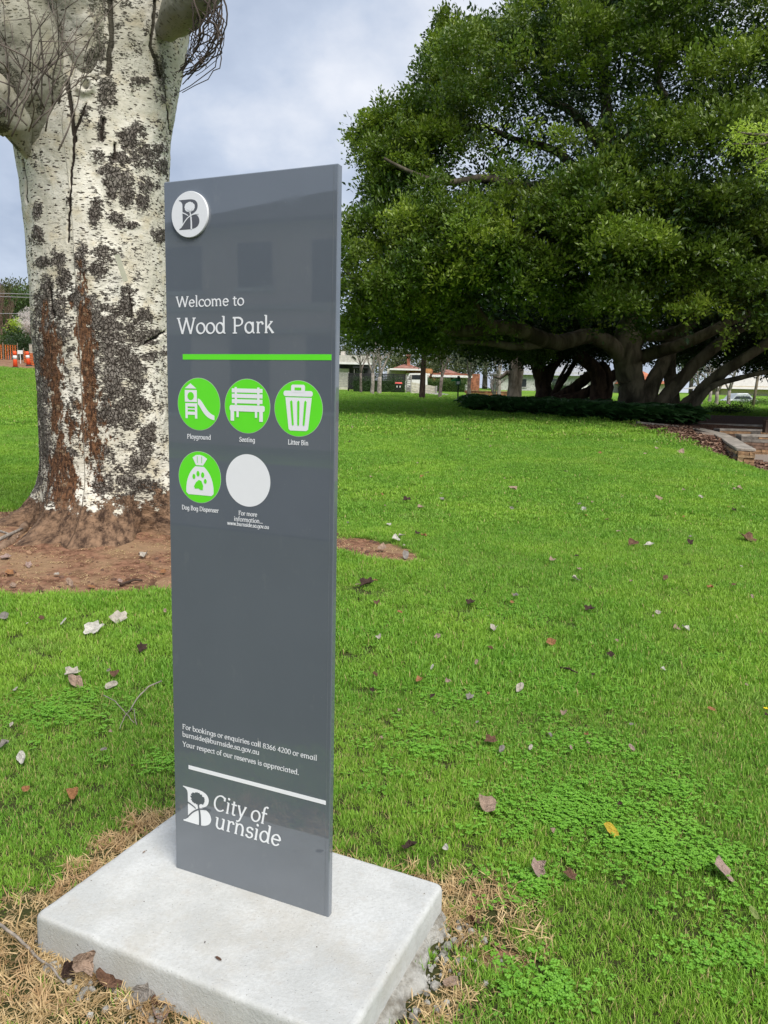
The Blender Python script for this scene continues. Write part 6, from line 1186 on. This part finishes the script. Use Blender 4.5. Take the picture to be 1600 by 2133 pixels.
NAMED = [(195,1324,40,'white','whitish crumpled leaf on the grass in front of the poplar',0),(248,1299,36,'pale','pale lobed leaf just right of the whitish leaf',0),(296,1364,24,'dark','dark curled leaf close to the left edge of the sign',1),(157,1436,40,'tan','tan curled leaf in the clover left of the sign',2),(152,1418,30,'pale','pale leaf lying behind the tan curled leaf',1),(232,1443,26,'pale','rolled pale leaf above the forked twig',2),
 (33,1450,22,'pale','upright pale leaf at the far left of the clover',4),(133,1308,17,'white','small white leaf left of the whitish crumpled one',4),(240,1420,18,'brown','small brown leaf near the rolled pale leaf',3),(8,1298,22,'grey','grey leaf below the soil at the far left',3),(8,1569,22,'grey','grey stone like leaf at the left picture edge',5),(46,1598,28,'white','white leaf on the long grass left of the plinth',2),(153,1671,22,'orange','orange brown leaf above the dead grass collar',3),(54,1664,14,'orange','tiny orange leaf at the left of the lawn',3),
 (1012,1695,40,'tan','large tan pointed leaf beside the clover',3),(1118,1831,34,'pink','pink brown curled leaf hanging tip down',5),(1273,1750,34,'yellow','yellow leaf with a brown tip in the clover',4),(1504,1837,46,'pink','broad pink tan leaf flat on the grass',0),(1186,1847,24,'brown','brown leaf between the pink ones',1),(1150,1750,10,'tan','tiny tan leaf above the pink brown leaf',3),(1568,1926,24,'green','yellowish green leaf in the lower right grass',4),
 (1022,1560,24,'brown','brown leaf upright beside a paler one',1),(1044,1578,18,'grey','greyish leaf touching the upright brown leaf',2),(1174,1501,14,'tan','round tan leaf alone in the middle grass',3),(1082,1448,24,'pale','pale tan rolled leaf below the dark twig',2),(1027,1322,20,'pale','pale pink leaf standing in the central lawn',5),(1018,1296,10,'white','small white leaf above the pale pink leaf',4),(992,1394,14,'tan','small pointed tan leaf on a stalk',4),(1146,1352,20,'orange','orange tan leaf in the central lawn',3),
 (1228,1280,22,'dark','dark leaf lying across the clover strip',1),(1270,1378,16,'dark','dark oval leaf right of the central clover',3),(1428,1322,16,'white','white leaf paired with a tan one',3),(1408,1321,14,'tan','tan leaf paired with the white one',3),(1198,1215,16,'pale','pale square leaf in the middle distance',3),(1385,1214,18,'brown','brown leaf in the right middle distance',2),(1150,1174,14,'tan','orange tan leaf in the middle distance',3),(1352,1143,20,'white','white crescent leaf before the dark tuft',2),(1318,1140,20,'brown','flat brown leaf left of the white crescent',3),(1556,1130,34,'brown','ragged brown tuft of leaves at the right',1),(1436,1137,16,'dark','dark leaf between the crescent and the tuft',1),
 (766,1226,32,'dark','dark curled leaf right of the sign below the bare patch',1),(824,1131,16,'white','white leaf left of a pair above the bare patch',3),(836,1125,12,'pale','pale leaf right of a pair above the bare patch',3),(868,1119,12,'dark','small dark leaf above the grey feather leaf',3),(845,1160,26,'grey','grey upright leaf at the tip of the bare patch',4),(797,1147,18,'tan','tan leaf lying on the bare patch',3),(848,1048,18,'dark','dark leaf in the upper lawn near the sign',1),(876,1064,14,'tan','tan leaf beside the dark one in the upper lawn',3),(809,1102,10,'white','small white leaf near the sign above the pair',3),(980,1266,20,'dark','blackish leaf in the left middle lawn',1),(785,1267,14,'brown','brown leaf close to the right edge of the sign',3),
 (978,1467,18,'grey','grey brown leaf left of the rolled leaf',1),(900,1404,12,'white','small white chip like leaf',4),(874,1432,16,'orange','orange leaf in the left middle grass',3),(1380,1408,10,'white','tiny white leaf at the right',3),(852,1785,26,'dark','dark upright leaf in the dead grass behind the plinth',1),(928,1788,12,'white','white petal like leaf on the dead grass edge',3),(1418,946,16,'tan','tan leaf high on the lawn below the mulch',3),(1215,1067,12,'white','bright white leaf in the far lawn',3),(1370,1044,14,'tan','tan leaf in the right far lawn',3),(1068,1024,16,'tan','tan leaf in the far lawn left of the white one',3),(1540,1022,12,'tan','tan leaf in the far right lawn',3),(1290,1695,10,'dark','small dark leaf above the yellow leaf',1)]
for px, py, w, c_, lab, sh in NAMED: leaf(px, py, w, c_, lab, sh, tilt=.3 if sh not in (4, 5) else .7)
used = set()
for i in range(100):
    py = 885+(random.random()**1.5)*700; px = random.uniform(715, 1600)
    if py < 985 and px > 1290+(py-885)*3: continue
    w_ = random.uniform(6, 14)*(.7+.5*(py-885)/700); opts = ['tan', 'pale', 'brown', 'orange', 'dark', 'grey', 'pink']; random.shuffle(opts)
    row = 'near the plant bed' if py < 960 else 'in the far lawn' if py < 1060 else 'in the middle lawn' if py < 1230 else 'in the near lawn' if py < 1400 else 'in the nearest lawn'
    col = 'beside the sign' if px < 860 else 'left of the lawn centre' if px < 1060 else 'at the lawn centre' if px < 1250 else 'right of the lawn centre' if px < 1430 else 'by the right picture edge'
    for c_ in opts:
        lab = 'small %s dry leaf %s %s' % (c_, row, col)
        if lab not in used: used.add(lab); leaf(px, py, w_, c_, lab, group='small dry leaves in the lawn'); break
for i in range(8): leaf(random.uniform(5, 345), (1275 if i < 4 else 1500)+random.uniform(0, 150), random.uniform(7, 13), *(lambda c_: (c_, 'tiny %s leaf in the left grass %s' % (c_, 'just below the bare soil' if i < 4 else 'between forked twig and plinth')))(['tan', 'brown', 'grey', 'pale'][i % 4]), group='tiny leaves left of the sign')
SOILL = [(26,1225,14,'tan'),(60,1190,16,'pink'),(145,1218,20,'tan'),(118,1204,12,'pale'),(300,1175,22,'pale'),(190,1225,16,'orange'),(320,1220,20,'brown'),(20,1205,18,'orange'),(40,1145,12,'tan'),(250,1215,12,'pink'),(15,1100,14,'brown'),(50,1085,12,'brown'),(340,1198,14,'orange'),(275,1238,16,'brown'),(85,1232,18,'brown'),(12,1180,20,'pink')]
for px, py, w, c_ in SOILL: leaf(px, py, w, c_, '%s dry leaf scrap on the bare soil %s' % (c_, 'at the far left' if px < 100 else 'close to the sign edge' if px > 240 else 'before the poplar foot'), group='leaf scraps on the bare soil', up=-.05)
for px, py, w_, c_, lab in ((455, 1997, 20, 'brown', 'small brown scrap lying on top of the concrete plinth'), (427, 1963, 6, 'dark', 'tiny dark crumb on the plinth top before the sign'), (300, 1775, 9, 'tan', 'tan crumb on the plinth top left of the sign')):
    d_ = ray(px, py); P_ = np.array([0, 0, CZ])+d_*((.1225-CZ)/d_[2]); o = leaf(300, 1500, 10, c_, lab, 4, group='scraps on the plinth'); o.location = (P_[0], P_[1], .1235); s_ = w_/F*P_[1]*1.15; o.scale = (s_, s_*.7, s_*.5); o.rotation_euler = (.05, .05, random.uniform(0, 3))
# leaves caught against the front of the plinth
def nearleaf(x, y, z, s_, col, label, shape, rot): o = leaf(300, 1500, 10, col, label, shape, group='leaves against the plinth'); o.location = (x, y, z); o.scale = (s_,)*3; o.rotation_euler = rot
g_ = ground_at = lambda px, py: spot(px, py)
q = spot(178, 2040); nearleaf(q[0], q[1], .062, .075, 'tan', 'tan leaf standing upright against the plinth front', 5, (1.2, .3, .6)); q = spot(232, 2050); nearleaf(q[0], q[1]-.01, .03, .085, 'brown', 'long rolled brown leaf lying against the plinth front', 2, (.4, .2, -.5)); q = spot(143, 2045); nearleaf(q[0], q[1], .035, .06, 'dark', 'dark leaf folded behind the upright tan one', 1, (.8, .4, 1.2)); q = spot(300, 2090); nearleaf(q[0], q[1], .035, .055, 'grey', 'grey brown crumpled leaf at the plinth foot', 1, (.9, -.3, .2)); q = spot(335, 2095); nearleaf(q[0], q[1], .02, .05, 'brown', 'small brown leaf beside the crumpled one', 3, (.3, .2, 1)); q = spot(330, 2125); nearleaf(q[0], q[1], .02, .05, 'pink', 'pinkish leaf at the bottom edge before the plinth', 3, (.5, .2, 2)); q = spot(985, 1925); nearleaf(q[0], q[1], .02, .05, 'brown', 'brown leaf in the hole right of the plinth', 1, (.5, .2, 2)); q = spot(940, 2055); nearleaf(q[0], q[1], .02, .06, 'tan', 'tan sliver of leaf on the dead grass right of the plinth', 4, (.2, .2, .7))
def twig(name, paths, rads, label, mat, zoff=.03):
    P0 = spot(*paths[0][0]); t0 = (P0[0], P0[1], gz(P0[0], P0[1])+zoff); m = MB()
    for k_, pth in enumerate(paths):
        Q = [spot(*q) for q in pth]; Q = [Vector((q[0], q[1], gz(q[0], q[1])+zoff+.012*math.sin(i*1.7))) for i, q in enumerate(Q)]; R2 = []
        for a, b_ in zip(Q, Q[1:]):
            for f in (0, .33, .66): R2.append(a.lerp(b_, f)+Vector((random.gauss(0, .0015), random.gauss(0, .0015), 0)))
        R2.append(Q[-1]); r_ = rads[k_]; m.tube([tuple(q-Vector(t0)) for q in R2], [r_*(1-.5*i/len(R2)) for i in range(len(R2))], 7)
    o = m.build(name, mat, loc=t0); return tag(o, label, 'twig', 'sticks on the ground')
STK = plain('grey_stick', (.27, .235, .20), .85, var=.2, scale=40)
twig('forked_twig', [[(336,1434),(310,1450),(286,1470),(272,1490),(268,1502)], [(216,1464),(240,1482),(262,1500),(280,1518)], [(268,1500),(260,1515),(250,1534)], [(272,1492),(280,1500),(285,1525)]], [.0042, .0028, .0026, .0024], 'forked grey twig lying in the grass left of the sign', STK, .038)
twig('bent_twig', [[(-20,1935),(5,1962),(40,1978),(75,2010),(105,2045),(135,2080)]], [.0052], 'long thin grey twig across the dead grass at the lower left', STK, .035)
twig('dark_twig', [[(1166,1404),(1185,1410),(1203,1414)]], [.007], 'short dark twig in the middle of the lawn', DARKBARK, .035)
twig('dead_stick', [[(-20,1163),(15,1150),(48,1136)], [(0,1140),(22,1148)]], [.022, .014], 'split grey stick on the soil left of the poplar', STK, .06)
twig('bark_stick', [[(250,1222),(280,1215),(296,1212)]], [.012], 'dark bark stick on the soil before the poplar', DARKBARK, .02)
# crumbs of concrete round the footing
def crumb(seed):
    r = np.random.default_rng(seed); ico = np.array([(0,0,1),(.89,0,.45),(.28,.85,.45),(-.72,.53,.45),(-.72,-.53,.45),(.28,-.85,.45),(.72,.53,-.45),(-.28,.85,-.45),(-.89,0,-.45),(-.28,-.85,-.45),(.72,-.53,-.45),(0,0,-1)])*.5; ico *= r.uniform(.7, 1.25, (12, 1))
    f = [(0,1,2),(0,2,3),(0,3,4),(0,4,5),(0,5,1),(1,6,2),(2,7,3),(3,8,4),(4,9,5),(5,10,1),(6,7,2),(7,8,3),(8,9,4),(9,10,5),(10,6,1),(11,7,6),(11,8,7),(11,9,8),(11,10,9),(11,6,10)]
    return npmesh('crumb', ico, f, SPILL, smooth=False, link=False)
crs = [crumb(s_) for s_ in range(5)]
P_ = []
for i in range(170):
    f = rng.uniform(0, 1.05); q = np.array([-.075, 1.545])*(1-f)+np.array([.20, 2.14])*f+np.array([.91, -.41])*(abs(rng.normal(0, .07))+.02); P_.append((q[0], q[1], .012))
for i in range(150):
    f = rng.uniform(0, .9)**1.; q = np.array([-.93, 1.98])*(1-f)+np.array([-.08, 1.56])*f+np.array([-.45, -.89])*abs(rng.normal(0, .035)+.01); P_.append((q[0], q[1], .014))
for i in range(120):
    f = rng.uniform(0, 1); q = np.array([-.93, 2.0])*(1-f)+np.array([-.67, 2.6])*f+np.array([-.91, .40])*abs(rng.normal(0, .03)+.01); P_.append((q[0], q[1], .012))
n = len(P_); scatter('concrete_crumbs', P_, rng.uniform(0, 6, (n, 3)), .005+.022*rng.uniform(size=n)**2.2, crs, label='pale crumbs of concrete along the foot of the plinth')
n = 1500; a = rng.uniform(0, 6.28, n); q = 1.0+1.2*np.sqrt(rng.uniform(size=n)); x = -2.9+q*np.cos(a)*1.3; y = 8.1+q*np.sin(a); z, D, _a, _b = ZG(x, y, True); k_ = D > .5; x, y, z = x[k_], y[k_], z[k_]; n = len(x)
cs2 = [npmesh('clod', crs[0].data.vertices and np.array([v.co for v in crs[s_].data.vertices]), [tuple(p_.vertices) for p_ in crs[s_].data.polygons], plain('clod_%d' % s_, c_, .95), smooth=False, link=False) for s_, c_ in enumerate(((.20, .11, .07), (.30, .18, .11), (.12, .07, .05)))]
scatter('soil_clods', np.stack([x, y, z], 1), rng.uniform(0, 6, (n, 3)), .012+.05*rng.uniform(size=n)**2.5, cs2, label='loose clods and bark bits on the bare soil')
# yellow flower at the right edge
q = spot(1594, 1497); fl = empty('yellow_flower', (q[0], q[1], gz(q[0], q[1])), 'small bright yellow flower at the right of the lawn', 'flower'); m = MB(); m.tube([(0, 0, 0), (0, 0, .05)], .0015, 5); m.build('stalk', MIDLEAF, fl)
for k_ in range(6): a = k_*1.047; m = MB(); m.add([(0, 0, .05), (math.cos(a-.35)*.010, math.sin(a-.35)*.010, .054), (math.cos(a)*.015, math.sin(a)*.015, .054), (math.cos(a+.35)*.010, math.sin(a+.35)*.010, .054)], [(0, 1, 2, 3)]); m.build('petal', plain('yellow_petal_%d' % k_, (.85, .68, .02), .6, var=.03), fl)

# ------------------------------------------------------------------ the building across the street, behind the path (it is mirrored in the sign)
dS = np.array([math.cos(YAW), math.sin(YAW), 0]); nS = np.array([-math.sin(YAW), math.cos(YAW), 0]); B0 = np.array([BX, BY, 0]); DB = 17.
def mir(px, py, D=DB):
    d = ray(px, py); C0 = np.array([0, 0, CZ]); t = ((B0-C0)@nS+D)/(d@nS); P_ = C0+d*t; return (P_-B0)@dS, P_[2]      # u along the street, height
ob = empty('town_house', tuple(B0-nS*DB), 'beige rendered two storey building across the street behind the viewer', 'house', rz=YAW); BEI = plain('beige_render', (.74, .58, .50), .9, var=.06, scale=.5)
ub, zb = mir(530, 468); m = MB(); m.box(-14, 30, -8, 0, -.2, zb); m.build('wall', BEI, ob)
m = MB(); ue, ze = mir(530, 405); m.add([(-14.6, .5, zb), (30.6, .5, zb), (30.6, -8.5, zb), (-14.6, -8.5, zb), (-11, -4, ze+1.0), (27, -4, ze+1.0)], [(3, 2, 1, 0), (0, 1, 5, 4), (1, 2, 5), (2, 3, 4, 5), (3, 0, 4)]); m.build('roof', plain('slate_roof', (.04, .045, .05), .8), ob)
for x0, y0, x1, y1 in ((300, 520, 420, 606), (497, 508, 567, 597), (652, 500, 740, 636), (345, 700, 400, 860), (480, 690, 560, 860), (640, 700, 720, 860)):
    u0, z1 = mir(x0, y0); u1, z0 = mir(x1, y1); z0 = max(z0, .1); m = MB(); m.box(u0, u1, .002, .03, z0, z1); w = m.build('window', SLATD, ob); m = MB(); m.box(u0-.08, u1+.08, .002, .09, z0-.1, z0-.003); m.build('sill', WHT, w)
for py in (640, 690): u_, z_ = mir(530, py); m = MB(); m.box(-14, 30, .002, .12, z_-.07, z_+.07); m.build('string_course', CREAM, ob)
tb2 = [leafsprig(24, .8, .4, .22, FIGDARK, 290+s_) for s_ in range(2)]
for i, (u, D, hh_, rd_) in enumerate(((6, 27, 9.4, 4.2), (14, 26, 10.2, 4.4), (-3, 28, 8.6, 4))):
    b_ = B0-nS*D+dS*u; t = empty('street_tree', tuple(b_), ['dark tree behind the beige building, middle one', 'tallest dark tree behind the beige building', 'lowest dark tree behind the beige building'][i], 'tree', 'trees across the street'); m = MB(); m.tube([(0, 0, 0), (0, 0, hh_*.7)], [.3, .12], 8); m.build('trunk', DARKBARK, t); put_sprigs('crown', b_+np.array([0, 0, hh_*.68])+rng.normal(0, 1, (380, 3))*[rd_*.5, rd_*.5, hh_*.14], tb2, t, .9, 1.5)
# road between the park and that building
c_ = B0-nS*9; m = MB(); q = [c_+dS*a+nS*b2 for a, b2 in ((-40, -3.5), (40, -3.5), (40, 3.5), (-40, 3.5))]; m.add([(p_[0], p_[1], .02) for p_ in q], [(0, 1, 2, 3)]); tag(m.build('road', plain('asphalt', (.055, .055, .058), .9, var=.2, scale=8)), 'asphalt street behind the viewer', kind='structure')
